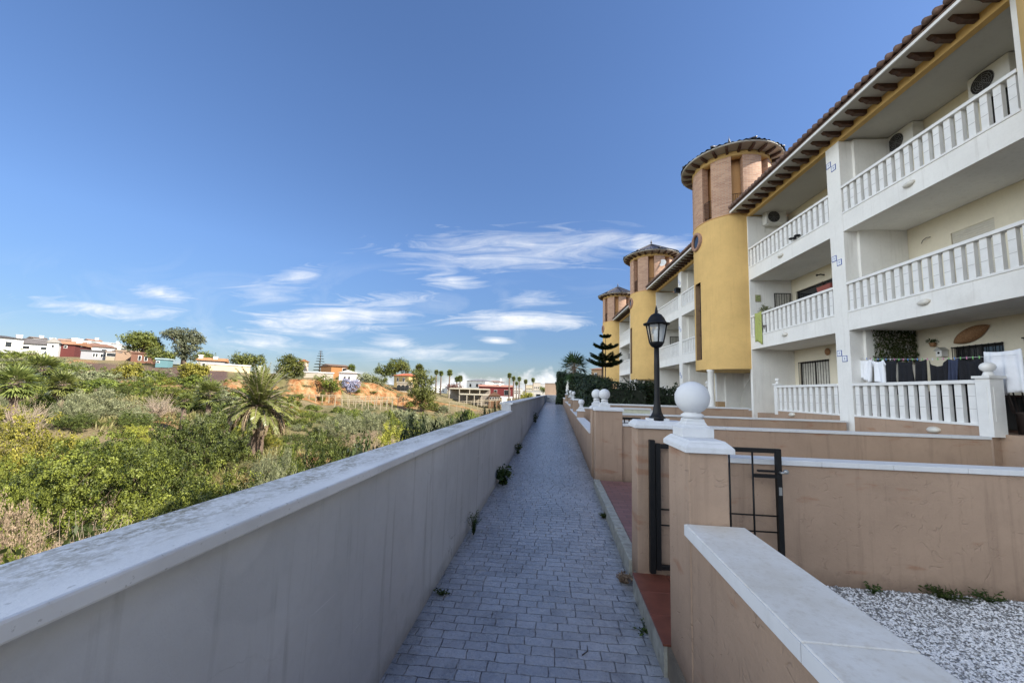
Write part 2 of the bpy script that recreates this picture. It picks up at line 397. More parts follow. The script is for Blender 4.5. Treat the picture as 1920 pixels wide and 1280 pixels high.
def thing(name, label, cat, loc=(0, 0, 0), rotz=0.0, group=None):
    o = bpy.data.objects.new(name, None); COL.objects.link(o); o.empty_display_size = .1
    o.location = loc; o.rotation_euler = (0, 0, rotz); return tag(o, label, cat, group)
def struct(name, mb, mats, **k): return tag(mb.build(name, mats, **k), kind='structure')
def kids(o): return KIDS.get(o.name, [])
def copy_tree(o, parent=None):
    c = o.copy(); COL.objects.link(c)
    if parent is not None: c.parent = parent
    for ch in list(o.children): copy_tree(ch, c)
    return c

# ------------------------------------------------------------------ terrain
PROF = {  # image column -> ground height against horizontal distance
 0:   [(3, -2.2), (8, -3.2), (14, -3.5), (20, -3.3), (28, -2.7), (36, -1.6), (50, .2), (75, 2.7), (95, 4.7), (112, 6.4), (140, 7.5), (300, 9), (900, 9)],
 250: [(3, -2.2), (8, -3.3), (16, -3.3), (22, -3.1), (35, -1.8), (50, .2), (60, 1.6), (66, 2.0), (70, 2.2), (84, 3.3), (87, 4.4), (97, 5.4), (110, 6.0), (140, 7), (300, 9), (900, 9)],
 480: [(3, -2.2), (8, -3.4), (16, -3.7), (25, -3.6), (33, -3.2), (45, -2.2), (58, -.4), (66, .4), (70, 2.0), (80, 2.9), (90, 4.0), (100, 4.5), (150, 5.5), (300, 6), (900, 6)],
 600: [(3, -2.2), (8, -3.4), (16, -3.8), (25, -3.8), (38, -3.4), (55, -2.2), (68, -1.2), (76, -.7), (79, 3.2), (95, 4.0), (150, 4.5), (300, 4.5), (900, 3)],
 700: [(3, -2.2), (8, -3.5), (16, -3.9), (28, -4), (45, -3.6), (65, -2.4), (78, -1.4), (86, -1.0), (90, 2.9), (105, 3.6), (150, 4), (300, 4), (900, 2)],
 800: [(3, -2.2), (8, -3.6), (20, -4.1), (40, -4.0), (70, -3.2), (85, -2.0), (95, -.8), (102, .9), (130, 1.2), (200, 1.2), (900, 0)],
 900: [(3, -2.2), (8, -3.6), (20, -4.1), (50, -3.9), (75, -3.2), (95, -2.7), (130, -2.4), (200, -2.0), (900, -1)],
 990: [(3, -2.2), (8, -3.6), (20, -4.1), (50, -4.0), (95, -3.0), (130, -2.2), (200, -1.5), (900, -1)]}
_cols = sorted(PROF)
def _azx(x):
    r = ray(x, 725); return math.atan2(r[0], r[1])
_AZ = np.array([_azx(c) for c in _cols])
def ground_z(X, Y, rough=True):
    d = max(3.0, math.hypot(X, Y)); a = math.atan2(X, Y)
    if d > 45: d += min(1, (d-45)/15)*2.6*mnoise.noise(Vector((a*38, d*.06, 4.2)))+.8*mnoise.noise(Vector((a*150, d*.1, 9)))
    zs = [np.interp(d, [q[0] for q in PROF[c]], [q[1] for q in PROF[c]]) for c in _cols]
    z = float(np.interp(a, _AZ, zs))
    if rough:
        w = min(1.0, d/25)*(.5 if d < 50 else .3)
        z += w*(mnoise.noise(Vector((X*.14, Y*.14, 3.1)))+.5*mnoise.noise(Vector((X*.4, Y*.4, 7.7))))
    return z
def GP(x, d, y=None):
    """ground point under image column x at horizontal distance d"""
    p = P(x, 725, d); return Vector((p[0], p[1], ground_z(p[0], p[1])))
def make_terrain():
    ds = np.concatenate([np.linspace(2.2, 60, 95), np.linspace(60.6, 112, 100), np.geomspace(114, 5000, 36)])
    azs = np.concatenate([np.linspace(R(-130), R(-62), 30), np.linspace(R(-61.7), R(-1), 210), np.linspace(R(0), R(100), 22)])
    V = []; clay = []; ash = []
    for a in azs:
        for d in ds:
            X, Y = d*math.sin(a), d*math.cos(a)
            z = ground_z(X, Y)
            if d > 900: z = z*.3-3
            if X > -1.6 and Y < 60: z = -1.4
            elif X > -3.2 and Y < 60: z = min(z, -1.4-(-1.6-X)*.5)
            if X > -1.6 and Y >= 60: z = -1.2
            V.append((X, Y, z))
            px = proj((X, Y, z))[0] if Y > 1 else -400
            n = mnoise.noise(Vector((X*.09, Y*.09, 1.0)))
            cl = 0.0
            if 180 < px < 470 and 56 < d < 68: cl = max(0, min(1, 1.2-abs(d-62)/6*1.2+n))
            if 420 < px < 560 and 60 < d < 76: cl = 1
            if 540 < px < 640 and 72 < d < 80: cl = 1
            if 600 < px < 790 and 80 < d < 99: cl = max(cl, 1.0)
            if 780 < px < 970 and 62 < d < 96: cl = max(0, min(1, .15+2.4*n))
            if px <= 180 and 84 < d < 104: cl = max(0, min(1, .5+2*n))
            if 8 < d < 60: cl = max(cl, min(.7, max(0, n*3-.75)))
            clay.append(cl)
            ash.append(max(0, min(1, 1.5-abs(d-80)/10+1.5*n)) if 150 < px < 425 and 66 < d < 97 else 0.0)
    na, nd = len(azs), len(ds)
    Fc = [(i*nd+j, i*nd+j+1, (i+1)*nd+j+1, (i+1)*nd+j) for i in range(na-1) for j in range(nd-1)]
    me = bpy.data.meshes.new('terrain'); me.from_pydata(V, [], Fc); me.materials.append(SOIL)
    for nm, arr in (('clay', clay), ('ash', ash)):
        at = me.attributes.new(nm, 'FLOAT', 'POINT'); at.data.foreach_set('value', arr)
    me.polygons.foreach_set('use_smooth', [True]*len(Fc)); me.update()
    if me.polygons[0].normal.z < 0: me.flip_normals()
    o = bpy.data.objects.new('terrain', me); COL.objects.link(o); tag(o, kind='structure')
make_terrain()

# ------------------------------------------------------------------ foliage
def leaf_obj(name, cen, tan, wid, ln, wd, tint, mat, parent=None, extra=None):
    """rhombic leaves: cen/tan/wid arrays (n,3); ln, wd (n,)"""
    n = len(cen)
    V = np.empty((n, 4, 3))
    V[:, 0] = cen-tan*ln[:, None]*.5; V[:, 2] = cen+tan*ln[:, None]*.5
    V[:, 1] = cen+wid*wd[:, None]*.5; V[:, 3] = cen-wid*wd[:, None]*.5
    vv = V.reshape(-1, 3); nf = n
    ev = np.zeros((0, 3)); ef = []
    if extra is not None: ev = np.array(extra.v); ef = extra.f
    me = bpy.data.meshes.new(name)
    me.vertices.add(len(vv)+len(ev)); me.vertices.foreach_set('co', np.concatenate([vv, ev]).ravel())
    loops = np.concatenate([np.arange(4*n)]+[np.array(f)+4*n for f in ef]).astype(np.int32)
    tot = np.array([4]*n+[len(f) for f in ef], dtype=np.int32)
    me.loops.add(len(loops)); me.loops.foreach_set('vertex_index', loops)
    me.polygons.add(len(tot)); st = np.concatenate([[0], np.cumsum(tot)[:-1]]).astype(np.int32)
    me.polygons.foreach_set('loop_start', st); me.polygons.foreach_set('loop_total', tot)
    mats = mat if isinstance(mat, (list, tuple)) else [mat]
    for m in mats: me.materials.append(m)
    mi = np.zeros(len(tot), dtype=np.int32)
    if ef: mi[n:] = 1
    me.polygons.foreach_set('material_index', mi)
    at = me.attributes.new('tint', 'FLOAT', 'FACE')
    at.data.foreach_set('value', np.concatenate([np.clip(tint, 0, 1), np.full(len(ef), .5)]).astype(np.float32))
    me.update(calc_edges=True)
    o = bpy.data.objects.new(name, me); COL.objects.link(o)
    if parent is not None: o.parent = parent
    return o
def unit(a): return a/np.maximum(1e-9, np.linalg.norm(a, axis=1, keepdims=True))
def leaf_dirs(rs, nrm):
    n = len(nrm); t = unit(np.cross(nrm, rs.normal(size=(n, 3)))); w = np.cross(nrm, t); return t, w
def clump_points(rs, lumps, nclump, shell=.78):
    """clump centres on and inside a union of ellipsoids: lumps (cx,cy,cz,rx,ry,rz)"""
    L = np.array(lumps, float); wts = (L[:, 3]*L[:, 4]*L[:, 5])**.7; wts /= wts.sum()
    k = rs.choice(len(L), nclump, p=wts); d = unit(rs.normal(size=(nclump, 3)))
    rad = shell+(1-shell)*rs.random(nclump); inner = rs.random(nclump) < .22; rad[inner] *= rs.random(inner.sum())
    return L[k, :3]+d*L[k, 3:6]*rad[:, None], d
def crown(name, seed, lumps, nclump, per, clump_r, leaf, mat, parent=None, aspect=.5, up=.35, stems=None, zmin=None, jitter=.35, drop=0.0):
    rs = np.random.RandomState(seed)
    cc, dd = clump_points(rs, lumps, nclump)
    cc = cc+rs.normal(size=cc.shape)*clump_r*.25
    n = nclump*per
    idx = np.repeat(np.arange(nclump), per)
    off = rs.normal(size=(n, 3)); off = unit(off)*(rs.random(n)**.45)[:, None]*clump_r*(1+.5*rs.normal(size=nclump)[idx][:, None]*jitter)
    off[:, 2] *= .8
    cen = cc[idx]+off; cen[:, 2] -= drop*rs.random(n)
    nr = unit(dd[idx]*.5+unit(off)*.5+rs.normal(size=(n, 3))*.55+np.array([0, 0, up]))
    t, w = leaf_dirs(rs, nr)
    s = leaf*(.65+.7*rs.random(n))
    ct = rs.normal(size=nclump)*.2+.45
    tint = ct[idx]+rs.normal(size=n)*.16
    if zmin is not None:
        keep = cen[:, 2] > zmin
        cen, t, w, s, tint = cen[keep], t[keep], w[keep], s[keep], tint[keep]
    return leaf_obj(name, cen, t, w, s, s*aspect, tint, mat if stems is None else [mat, stems[1]], parent, None if stems is None else stems[0])
def stems_mb(seed, n, r, h, r0=.03, spread=1.0):
    q = random.Random(seed); m = MB()
    for i in range(n):
        a = q.random()*6.283; l = r*(.4+.6*q.random())*spread; hh = h*(.5+.5*q.random())
        p = [Vector((.1*math.cos(a), .1*math.sin(a), 0))]
        for k in range(1, 5):
            f = k/4; p.append(Vector((math.cos(a+q.uniform(-.4, .4))*l*f**.8+q.uniform(-.06, .06), math.sin(a+q.uniform(-.4, .4))*l*f**.8+q.uniform(-.06, .06), hh*f**.8*q.uniform(.8, 1.1))))
        m.tube(p, [r0*(1-.8*k/4) for k in range(5)], 4)
    return m
def bush_lumps(seed, r, h, n=19):
    q = random.Random(seed); L = [(0, 0, h*.36, r*.6, r*.6, h*.36)]
    for i in range(n):
        a = i*2.39996+q.uniform(-.5, .5); e = math.asin(min(1, (i+.5)/n))*q.uniform(.8, 1.05); d = q.uniform(.5, .98); s = q.uniform(.15, .34)
        L.append((math.cos(a)*math.cos(e)*d*r, math.sin(a)*math.cos(e)*d*r, h*(.14+.66*math.sin(e)*q.uniform(.75, 1.15)), r*s, r*s, h*s*.75))
    return L
PROTO = {}
def proto_bush(key, seed, mat, r=1.0, h=1.0, nclump=150, per=38, clump_r=.16, leaf=.075, aspect=.55, twig=0, twigmat=None, up=.35):
    st = (stems_mb(seed, twig, r*.85, h*(.85 if key == 'twiggy' else .65), .014 if key == 'twiggy' else .006), twigmat or BARK) if twig else None
    o = crown('bush', seed, bush_lumps(seed, r, h), nclump, per, clump_r, leaf, mat, None, aspect, up, st, zmin=-.05)
    PROTO.setdefault(key, []).append(o.data); bpy.data.objects.remove(o)
for s_ in range(3):
    proto_bush('green_near', 10+s_, L_GREEN, nclump=620, per=44, clump_r=.062, leaf=.027, aspect=.6, twig=14)
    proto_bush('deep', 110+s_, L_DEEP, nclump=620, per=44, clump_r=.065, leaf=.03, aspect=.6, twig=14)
    proto_bush('midgreen', 120+s_, L_MIDG, nclump=560, per=42, clump_r=.064, leaf=.03, aspect=.6, twig=12)
    proto_bush('yellow', 20+s_, L_YEL, nclump=420, per=36, clump_r=.075, leaf=.034, twig=8)
    proto_bush('green_mid', 30+s_, L_GREEN, nclump=380, per=34, clump_r=.08, leaf=.042, twig=8)
    proto_bush('olive', 40+s_, L_OLIVE, nclump=420, per=36, clump_r=.09, leaf=.05, aspect=.25, twig=14, twigmat=TWIG, up=.15)
    proto_bush('dry', 50+s_, L_DRY, nclump=320, per=30, clump_r=.09, leaf=.034, aspect=.32, twig=16, twigmat=TWIG, up=.0)
for s_ in range(2):
    proto_bush('twiggy', 60+s_, L_DRY, nclump=120, per=18, clump_r=.09, leaf=.03, aspect=.3, twig=130, twigmat=TWIG, up=0)
    proto_bush('far', 70+s_, L_GREEN, nclump=130, per=24, clump_r=.15, leaf=.1, twig=0)
    proto_bush('faroli', 80+s_, L_OLIVE, nclump=130, per=24, clump_r=.15, leaf=.1, twig=0)

LAND = []   # landmarks for the labels: (image x, image y, phrase)
def bush(key, x, d, rad, h, label, name='shrub', cat='shrub', group=None, sink=.15, seed=None, y=None):
    q = random.Random(seed if seed is not None else int(x*7+d*13))
    me = q.choice(PROTO[key]); o = bpy.data.objects.new(name, me); COL.objects.link(o)
    p = GP(x, d); o.location = (p.x, p.y, p.z-sink)
    o.scale = (rad*q.uniform(.92, 1.12), rad*q.uniform(.92, 1.12), h); o.rotation_euler = (q.uniform(-.06, .06), q.uniform(-.06, .06), q.random()*6.283)
    tag(o, label, cat, group); return o

# ------------------------------------------------------------------ path, walls, gardens
SL = 15/720
XR = .79
def path_z(y): return SL*y if y < 43 else SL*43
m = MB()
ys = [-14]+list(np.linspace(-4, 43, 48))
for a, b in zip(ys[:-1], ys[1:]):
    m.poly([(-1.12, a, path_z(a)), (XR+.02, a, path_z(a)), (XR+.02, b, path_z(b)), (-1.12, b, path_z(b))])
struct('path', m, PAVE)
# end of the path: a darker flight rising to a landing
m = MB()
for k in range(5):
    m.box(-1.12, 1.2, 43+.42*k, 43+.42*(k+1), .2, .9+.155*(k+1))
m.box(-1.12, 1.2, 45.1, 49, .2, 1.68)
struct('steps', m, PAVE)
m = MB(); m.box(-1.3, 1.0, 49, 49.25, 0, 3.15)
t_ = thing('garden_wall', 'peach rendered wall closing the far end of the paved path', 'wall', (0, 0, 0))
m.build('wall', PEACH, t_)
MB().box(-1.34, 1.04, 48.96, 49.29, 3.15, 3.22).build('coping', STONEWHITE, t_)

# left boundary wall: two sections, the far one a step higher
def left_wall(y0, y1, top, label):
    t = thing('boundary_wall', label, 'wall', (0, y0, 0))
    m = MB(); n = max(2, int((y1-y0)/.6))
    m.box(-1.305, -1.075, 0, y1-y0, -3.2, top-.05)
    m.build('wall', WALL_GREY, t)
    L = y1-y0; k = 0; y = 0.0
    cuts = [0]
    while cuts[-1] < L-3.2: cuts.append(cuts[-1]+2.95)
    cuts.append(L)
    for a, b in zip(cuts[:-1], cuts[1:]):
        c = MB(); c.box(-1.35, -1.03, a+.0025, b-.0025, top-.05, top)
        c.build('coping', COPE_L, t, bevel=.008)
    return t
left_wall(-9, 9.42, 1.445, 'long grey rendered wall with lichen stained coping, in front of the ravine beside the path')
left_wall(9.42, 52, 1.64, 'farther, slightly higher stretch of grey boundary wall beside the path')

# curb / garden ground on the right
m = MB()
m.box(XR-.02, 8.6, -14, 3.95, -1.3, .245)
m.box(XR+.08, 9.5, 3.95, 46, -1.3, .25)
tag(m.build('garden_ground', simple('garden_soil', (.2, .17, .13), .95, var=.3, scale=3, bump=.5, bscale=20)), kind='structure')
# landing behind pier two, open to the path, with red block paving and a concrete curb
m = MB(); m.poly([(XR+.085, 4.12, .262), (4.2, 4.12, .262), (4.2, 7.7, .262), (XR+.085, 7.7, .262)])
struct('red_paving', m, REDPAVE)
t_ = thing('curb', 'weathered concrete curb edging the red block paving beside the path', 'curb', (0, 4.12, 0))
for k in range(4):
    MB().box(XR-.03, XR+.085, .9*k+.003, .9*(k+1)-.003, -.1, .272+.004*k).build('curb_stone', CURB, t_, bevel=.012)
t_ = thing('doorstep', 'red tiled doorstep with pebbled edge under the open black gate', 'step', (0, 2.83, 0))
MB().box(XR-.045, XR-.022, 0, 1.03, 0, .246).build('riser', CURB, t_)
for k in range(3):
    for j in range(2):
        MB().box(XR-.05+.3*j, XR-.05+.3*j+.296, .345*k+.002, .345*(k+1)-.002, .247, .264).build('tile', REDTILE, t_, bevel=.003)

def coping_run(parent, x0, x1, y0, y1, z, axis, step, mat, th=.05):
    a, b = (x0, x1) if axis == 'x' else (y0, y1)
    n = max(1, round((b-a)/step)); s = (b-a)/n
    for i in range(n):
        lo, hi = a+i*s+.0015, a+(i+1)*s-.0015
        c = MB()
        if axis == 'x': c.box(lo, hi, y0, y1, z-th, z)
        else: c.box(x0, x1, lo, hi, z-th, z)
        c.build('coping', mat, parent, bevel=.005)
def cap_mb(x0, x1, y0, y1, z):
    """moulded cap: vertical lip, ogee, flat"""
    m = MB(); cx, cy = (x0+x1)/2, (y0+y1)/2; a, b = (x1-x0)/2, (y1-y0)/2
    m.box(x0-.028, x1+.028, y0-.028, y1+.028, z, z+.03)
    m.frustum(cx, cy, z+.03, z+.055, a+.028, b+.028, a+.005, b+.005)
    m.frustum(cx, cy, z+.055, z+.07, a+.005, b+.005, a-.012, b-.012)
    return m
def finial_parts(parent, cx, cy, z, r=.108, s=1.0):
    m = MB(); h = .098
    m.box(cx-h, cx+h, cy-h, cy+h, z, z+.058)
    pr = [(h, .058), (h*.86, .064), (h*.7, .078), (h*.6, .098), (h*.56, .115)]
    for (a0, z0), (a1, z1) in zip(pr[:-1], pr[1:]): m.frustum(cx, cy, z+z0, z+z1, a0, a0, a1, a1)
    m.build('finial_base', STONEWHITE, parent, bevel=.003)
    m = MB()
    m.lathe(cx, cy, [(h*.52, z+.113), (h*.66, z+.122), (h*.74, z+.13), (h*.72, z+.14), (h*.6, z+.147), (h*.5, z+.155)], 24)
    m.ball((cx, cy, z+.15+r*.93), r, 32, 18)
    m.build('ball', STONEWHITE, parent)
PIER_MATS = PEACH
def pier(x0, x1, y0, y1, ztop, label, ball=None, zb=-.1):
    t = thing('gate_pier', label, 'pier', (0, 0, 0), group='rendered piers along the path')
    MB().box(x0, x1, y0, y1, zb, ztop).build('pier', PEACH, t, bevel=.006)
    cap_mb(x0, x1, y0, y1, ztop).build('cap', STONEWHITE, t, bevel=.004)
    if ball: finial_parts(t, ball[0], ball[1], ztop+.07)
    return t
# near garden wall and pier one
t_ = thing('garden_wall', 'low peach garden wall with broad stone coping in the right foreground', 'wall', (0, 0, 0))
MB().box(XR+.005, 1.03, -9, 2.42, -.2, 1.105).build('wall', PEACH, t_)
for a, b in ((-9, -1.6), (-1.6, -.25), (-.25, 1.345), (1.345, 2.418)):
    cp = MB().box(XR-.03, 1.09, a+.0015, b-.0015, 1.105, 1.168).build('coping', COPE_R, t_, bevel=.006)
    MB().box(XR-.0335, XR-.0302, a+.002, b-.002, 1.106, 1.164).build('edge', STONEWHITE, cp)  # white strip colours the side face lighter, as if lit by open sky
pier(XR, 1.012, 2.42, 2.83, 1.575, 'nearest peach pier with large white ball finial, beside the open black gate', (.905, 2.69))
pier(XR, 1.25, 3.86, 4.14, 1.59, 'peach pier with plain white cap carrying the black street lamp', None)
pier(XR, 1.3, 7.7, 7.98, 1.585, 'second peach pier with ball finial, at the far end of the red paved opening', (.975, 7.84))
pier(XR, .99, 8.42, 8.82, 1.585, 'slim peach pier with ball finial close behind the red paved opening', (.9, 8.6))
pier(XR, 1.03, 13.85, 14.1, 1.29, 'low far pier with small ball finial on the unit wall', (.93, 13.97))
pier(XR, 1.05, 16.9, 17.2, 1.62, 'far pier with plain square white cap behind the low ball finial', None)
pier(XR, 1.05, 19.8, 20.05, 1.6, 'distant peach pier with ball finial, in front of the hedge', (.94, 19.95))
pier(XR, 1.05, 23.4, 23.7, 1.68, 'distant peach pier with ball finial, before the second lamp', (.93, 23.5))
pier(XR, 1.05, 30.6, 30.9, 1.8, 'farthest peach pier on the path, before the dark hedge', (.93, 30.75))
def path_wall(y0, y1, z, label):
    t = thing('garden_wall', label, 'wall', (0, 0, 0))
    MB().box(XR+.005, 1.0, y0, y1, -.1, z-.05).build('wall', PEACH, t)
    MB().box(XR-.025, 1.03, y0+.002, y1-.002, z-.05, z).build('coping', STONEWHITE, t, bevel=.006)
path_wall(8.82, 13.85, 1.08, 'low peach garden wall along the path, right behind the slim ball pier')
path_wall(14.1, 19.8, 1.14, 'low peach garden wall along the path beyond the low ball pier')
path_wall(20.05, 30.6, 1.3, 'long distant peach garden wall along the path')
path_wall(30.9, 43, 1.5, 'last peach garden wall along the path before the steps')
def cross_wall(x0, x1, y, z, label, th=.17, step=.62, mat=STONEWHITE, zb=-.2):
    t = thing('dividing_wall', label, 'wall', (0, 0, 0))
    MB().box(x0, x1, y+.02, y+.02+th, zb, z-.048).build('wall', PEACH, t)
    coping_run(t, x0, x1, y-.005, y+th+.045, z, 'x', step, mat, .048)
    return t
cross_wall(1.25, 7.2, 3.9, 1.344, 'nearest peach dividing wall, behind the white gravel and the open gate')
cross_wall(1.3, 7.6, 7.72, 1.352, 'middle peach dividing wall with vertical joint, running behind the lamp')
cross_wall(1.9, 8.05, 11.75, 1.364, 'third peach dividing wall, ending in a white block at the building column', step=1.2)
cross_wall(1.0, 3.3, 11.0, 1.2, 'short peach wall stub between the low path wall and the hedge', step=.9)
# terrace stair wall with stepped coping in front of the hedge
t_ = thing('dividing_wall', 'peach dividing wall with stepped coping just in front of the dark hedge', 'wall')
m = MB(); m.box(1.0, 2.15, 15.4, 15.55, -.2, 1.33); m.box(2.15, 7.2, 15.4, 15.55, -.2, 1.5); m.build('wall', PEACH, t_)
MB().box(.98, 2.12, 15.37, 15.6, 1.33, 1.39).build('coping', STONEWHITE, t_)
MB().box(2.12, 7.2, 15.37, 15.6, 1.5, 1.56).build('coping', STONEWHITE, t_)
t_ = thing('planter_wall', 'pale green rendered end wall with white trim before the hedge', 'wall')
MB().box(2.0, 3.02, 12.8, 13.0, -.2, 1.45).build('wall', simple('render_pale_green', (.55, .55, .42), .85), t_)
MB().box(1.98, 3.1, 12.77, 12.797, 1.22, 1.27).build('trim', STONEWHITE, t_)
MB().box(1.98, 3.05, 12.77, 13.03, 1.45, 1.5).build('coping', STONEWHITE, t_)
MB().box(3.022, 3.1, 12.8, 13.0, 1.21, 1.45).build('trim', STONEWHITE, t_)
# small black barred grille seen over the second wall
t_ = thing('iron_gate', 'small black barred gate half hidden behind the middle dividing wall', 'gate', (0, 0, 0))
g = MB(); g.box(1.42, 2.05, 9.62, 9.66, 1.32, 1.37)
for k in range(6): g.box(1.44+.11*k, 1.465+.11*k, 9.63, 9.65, .26, 1.32)
g.box(1.42, 2.05, 9.62, 9.66, .4, .43); g.build('frame', BLACK, t_)

# open gate
t_ = thing('iron_gate', 'open black iron gate with thin bars, hinged on the lamp pier', 'gate', (.885, 3.8, 0))
f = MB()
f.box(.055, .1, -.02, .02, .33, 1.46); f.box(1.105, 1.15, -.02, .02, .33, 1.455)
f.box(.1, 1.105, -.018, .018, 1.415, 1.455); f.box(.1, 1.105, -.018, .018, .335, .375)
f.build('frame', BLACK, t_, bevel=.004)
b = MB(); b.box(-.0, .05, -.025, .03, .3, 1.49); b.build('hinge_post', BLACK, t_, bevel=.004)
for x in (.31, .51, .71, .91):
    MB().tube([(x, 0, .375), (x, 0, 1.415)], .0085, 8).build('bar', BLACK, t_)
for z in (.72, .86):
    MB().tube([(.1, .0105, z), (1.105, .0105, z)], .007, 8).build('rail', BLACK, t_)
l = MB(); l.box(.918, 1.105, -.016, .016, 1.195, 1.225); l.box(.95, 1.105, -.013, .013, 1.245, 1.262); l.build('latch_rail', BLACK, t_)
h = MB(); h.tube([(1.13, -.02, 1.25), (1.13, -.05, 1.25), (1.16, -.055, 1.26)], .011, 8); h.ball((1.165, -.05, 1.262), .022, 10, 6)
h.box(1.115, 1.14, -.026, -.02, 1.05, 1.12); h.build('handle', simple('worn_steel', (.35, .35, .34), .4, metal=.7), t_)

# street lamps on the wall piers
def make_lamp(label, loc):
    t = thing('street_lamp', label, 'lamp', loc, group='black lantern lamps')
    m = MB()
    MB().box(-.1, -.035, -.06, .06, 0, .022).build('footing', STONEWHITE, t); MB().box(.035, .1, -.06, .06, 0, .022).build('footing', STONEWHITE, t)
    m = MB(); m.lathe(0, 0, [(.078, .004), (.078, .03), (.06, .045), (.045, .08), (.034, .14), (.03, .18), (.0265, .2), (.0265, .55), (.024, .73)], 18); m.build('post', BLACK, t)
    m = MB(); m.lathe(0, 0, [(.022, .725), (.045, .735), (.062, .755), (.072, .775), (.07, .782), (.03, .785)], 18); m.build('lantern_base', BLACK, t)
    n = 6
    for k in range(n):
        a = 2*math.pi*(k+.5)/n
        MB().tube([(.068*math.cos(a), .068*math.sin(a), .775), (.102*math.cos(a), .102*math.sin(a), .965)], .0075, 6).build('glazing_bar', BLACK, t)
    m = MB()
    for k in range(n):
        a, b = 2*math.pi*(k+.5)/n, 2*math.pi*(k+1.5)/n
        m.poly([(.064*math.cos(a), .064*math.sin(a), .782), (.064*math.cos(b), .064*math.sin(b), .782), (.098*math.cos(b), .098*math.sin(b), .96), (.098*math.cos(a), .098*math.sin(a), .96)])
    m.build('glass', LAMPGLASS, t)
    m = MB(); m.lathe(0, 0, [(.02, .785), (.02, .83), (.028, .84), (.026, .9), (.012, .92)], 10); m.build('bulb', simple('white_bulb', (.8, .8, .76), .3), t)
    m = MB(); m.lathe(0, 0, [(.1, .955), (.128, .962), (.13, .972), (.1, .98), (.088, 1.0), (.075, 1.03), (.052, 1.062), (.025, 1.078), (.014, 1.085), (.017, 1.1), (.012, 1.115), (.008, 1.14), (.001, 1.165)], 18)
    m.build('lantern_roof', BLACK, t); return t
lamp = make_lamp('black six sided street lamp standing on the plain pier cap near the open gate', (1.012, 4.0, 1.66))
l2 = copy_tree(lamp); l2.location = (1.28, 23.9, 1.1); l2.scale = (1, 1, 1.12)
l2['label'] = 'tiny distant street lamp in front of the palm at the end of the hedge'

# gravel
m = MB(); m.poly([(1.03, -9, .25), (7.0, -9, .25), (7.0, 3.92, .25), (1.03, 3.92, .25)])
tag(m.build('gravel_bed', simple('white_gravel_bed', (.42, .42, .42), .9, var=.35, scale=60, bump=.8, bscale=70)), kind='structure')
def gravel():
    rs = np.random.RandomState(4); n = 62000
    x = 1.1+rs.random(n)*3.9; y = .9+rs.random(n)*3.0
    keep = (x > 1.1)
    s = .0065+.0075*rs.random(n)
    base = np.array([(1, 0, 0), (-.5, .87, 0), (-.5, -.87, 0), (.1, .1, .75), (0, 0, -.5)])
    rot = rs.random(n)*6.283; sx = .7+.7*rs.random(n)
    V = np.empty((n, 5, 3)); c, s_ = np.cos(rot), np.sin(rot)
    jit = 1+.3*rs.normal(size=(n, 5))
    bx = base[None, :, 0]*sx[:, None]*jit; by = base[None, :, 1]*jit
    V[:, :, 0] = x[:, None]+(bx*c[:, None]-by*s_[:, None])*s[:, None]
    V[:, :, 1] = y[:, None]+(bx*s_[:, None]+by*c[:, None])*s[:, None]
    V[:, :, 2] = .254+rs.random(n)[:, None]*.012+base[None, :, 2]*s[:, None]
    fs = np.array([(0, 1, 3), (1, 2, 3), (2, 0, 3)])
    Fc = (np.arange(n)[:, None, None]*5+fs[None]).reshape(-1, 3)
    me = bpy.data.meshes.new('gravel'); me.from_pydata(V.reshape(-1, 3).tolist(), [], Fc.tolist())
    mt, t, b = newmat('white_pebbles'); at = t.node('ShaderNodeAttribute', attribute_name='tint')
    t.l.new(t.ramp(at.outputs['Fac'], [(0, (.16, .155, .15)), (.08, (.36, .355, .35)), (.18, (.7, .7, .71)), (1, (.84, .84, .85))]), b.inputs['Base Color']); b.inputs['Roughness'].default_value = .7
    me.materials.append(mt); a = me.attributes.new('tint', 'FLOAT', 'FACE')
    dirt = np.clip(1.0-(3.9-y)/.8, 0, 1)*.45
    tv = np.clip(rs.random(n)-dirt*rs.random(n)*1.5, 0, 1)
    a.data.foreach_set('value', np.repeat(tv, 3).astype(np.float32)); me.update()
    o = bpy.data.objects.new('gravel', me); COL.objects.link(o); tag(o, kind='stuff')
    o['label'] = 'white gravel covering the small front garden'; o['category'] = 'gravel'
gravel()

# weeds rooted at wall feet
def weed(x, y, h, r, seed, label, mat=L_WEED, n=26, leaf=.07, name='weed'):
    rs = np.random.RandomState(seed); st = MB(); cen = []; tn = []; wd = []
    for i in range(n):
        a = rs.random()*6.283; l = r*rs.random()**.6; hh = h*(.45+.55*rs.random())
        p1 = np.array([math.cos(a)*l*.4, math.sin(a)*l*.4, hh*.6]); p2 = np.array([math.cos(a)*l, math.sin(a)*l, hh])
        st.tube([(0, 0, 0), p1, p2], [.004, .003, .002], 3)
        for k in range(9):
            f = .25+.75*k/8; b_ = p1*f*1.0 if f < .5 else p1+(p2-p1)*(f-.5)*2
            d = rs.normal(size=3); d[2] = abs(d[2])*.6; d /= np.linalg.norm(d)
            cen.append(b_+d*leaf*.5); tn.append(d); w = np.cross(d, rs.normal(size=3)); wd.append(w/np.linalg.norm(w))
    cen = np.array(cen); k = len(cen); s = leaf*(.6+.8*rs.random(k))
    o = leaf_obj(name, cen, np.array(tn), np.array(wd), s, s*.42, .5+.25*rs.normal(size=k), [mat, mat], None, st)
    o.location = (x, y, path_z(y)-.005 if x < 1 else .25); tag(o, label, 'weed'); return o
weed(-.95, 7.35, .36, .2, 1, 'leafy green weed sprouting from the foot of the grey wall', n=34, leaf=.085)
weed(-.99, 4.95, .3, .1, 2, 'thin wispy weed at the wall foot nearer than the leafy one', n=22, leaf=.026)
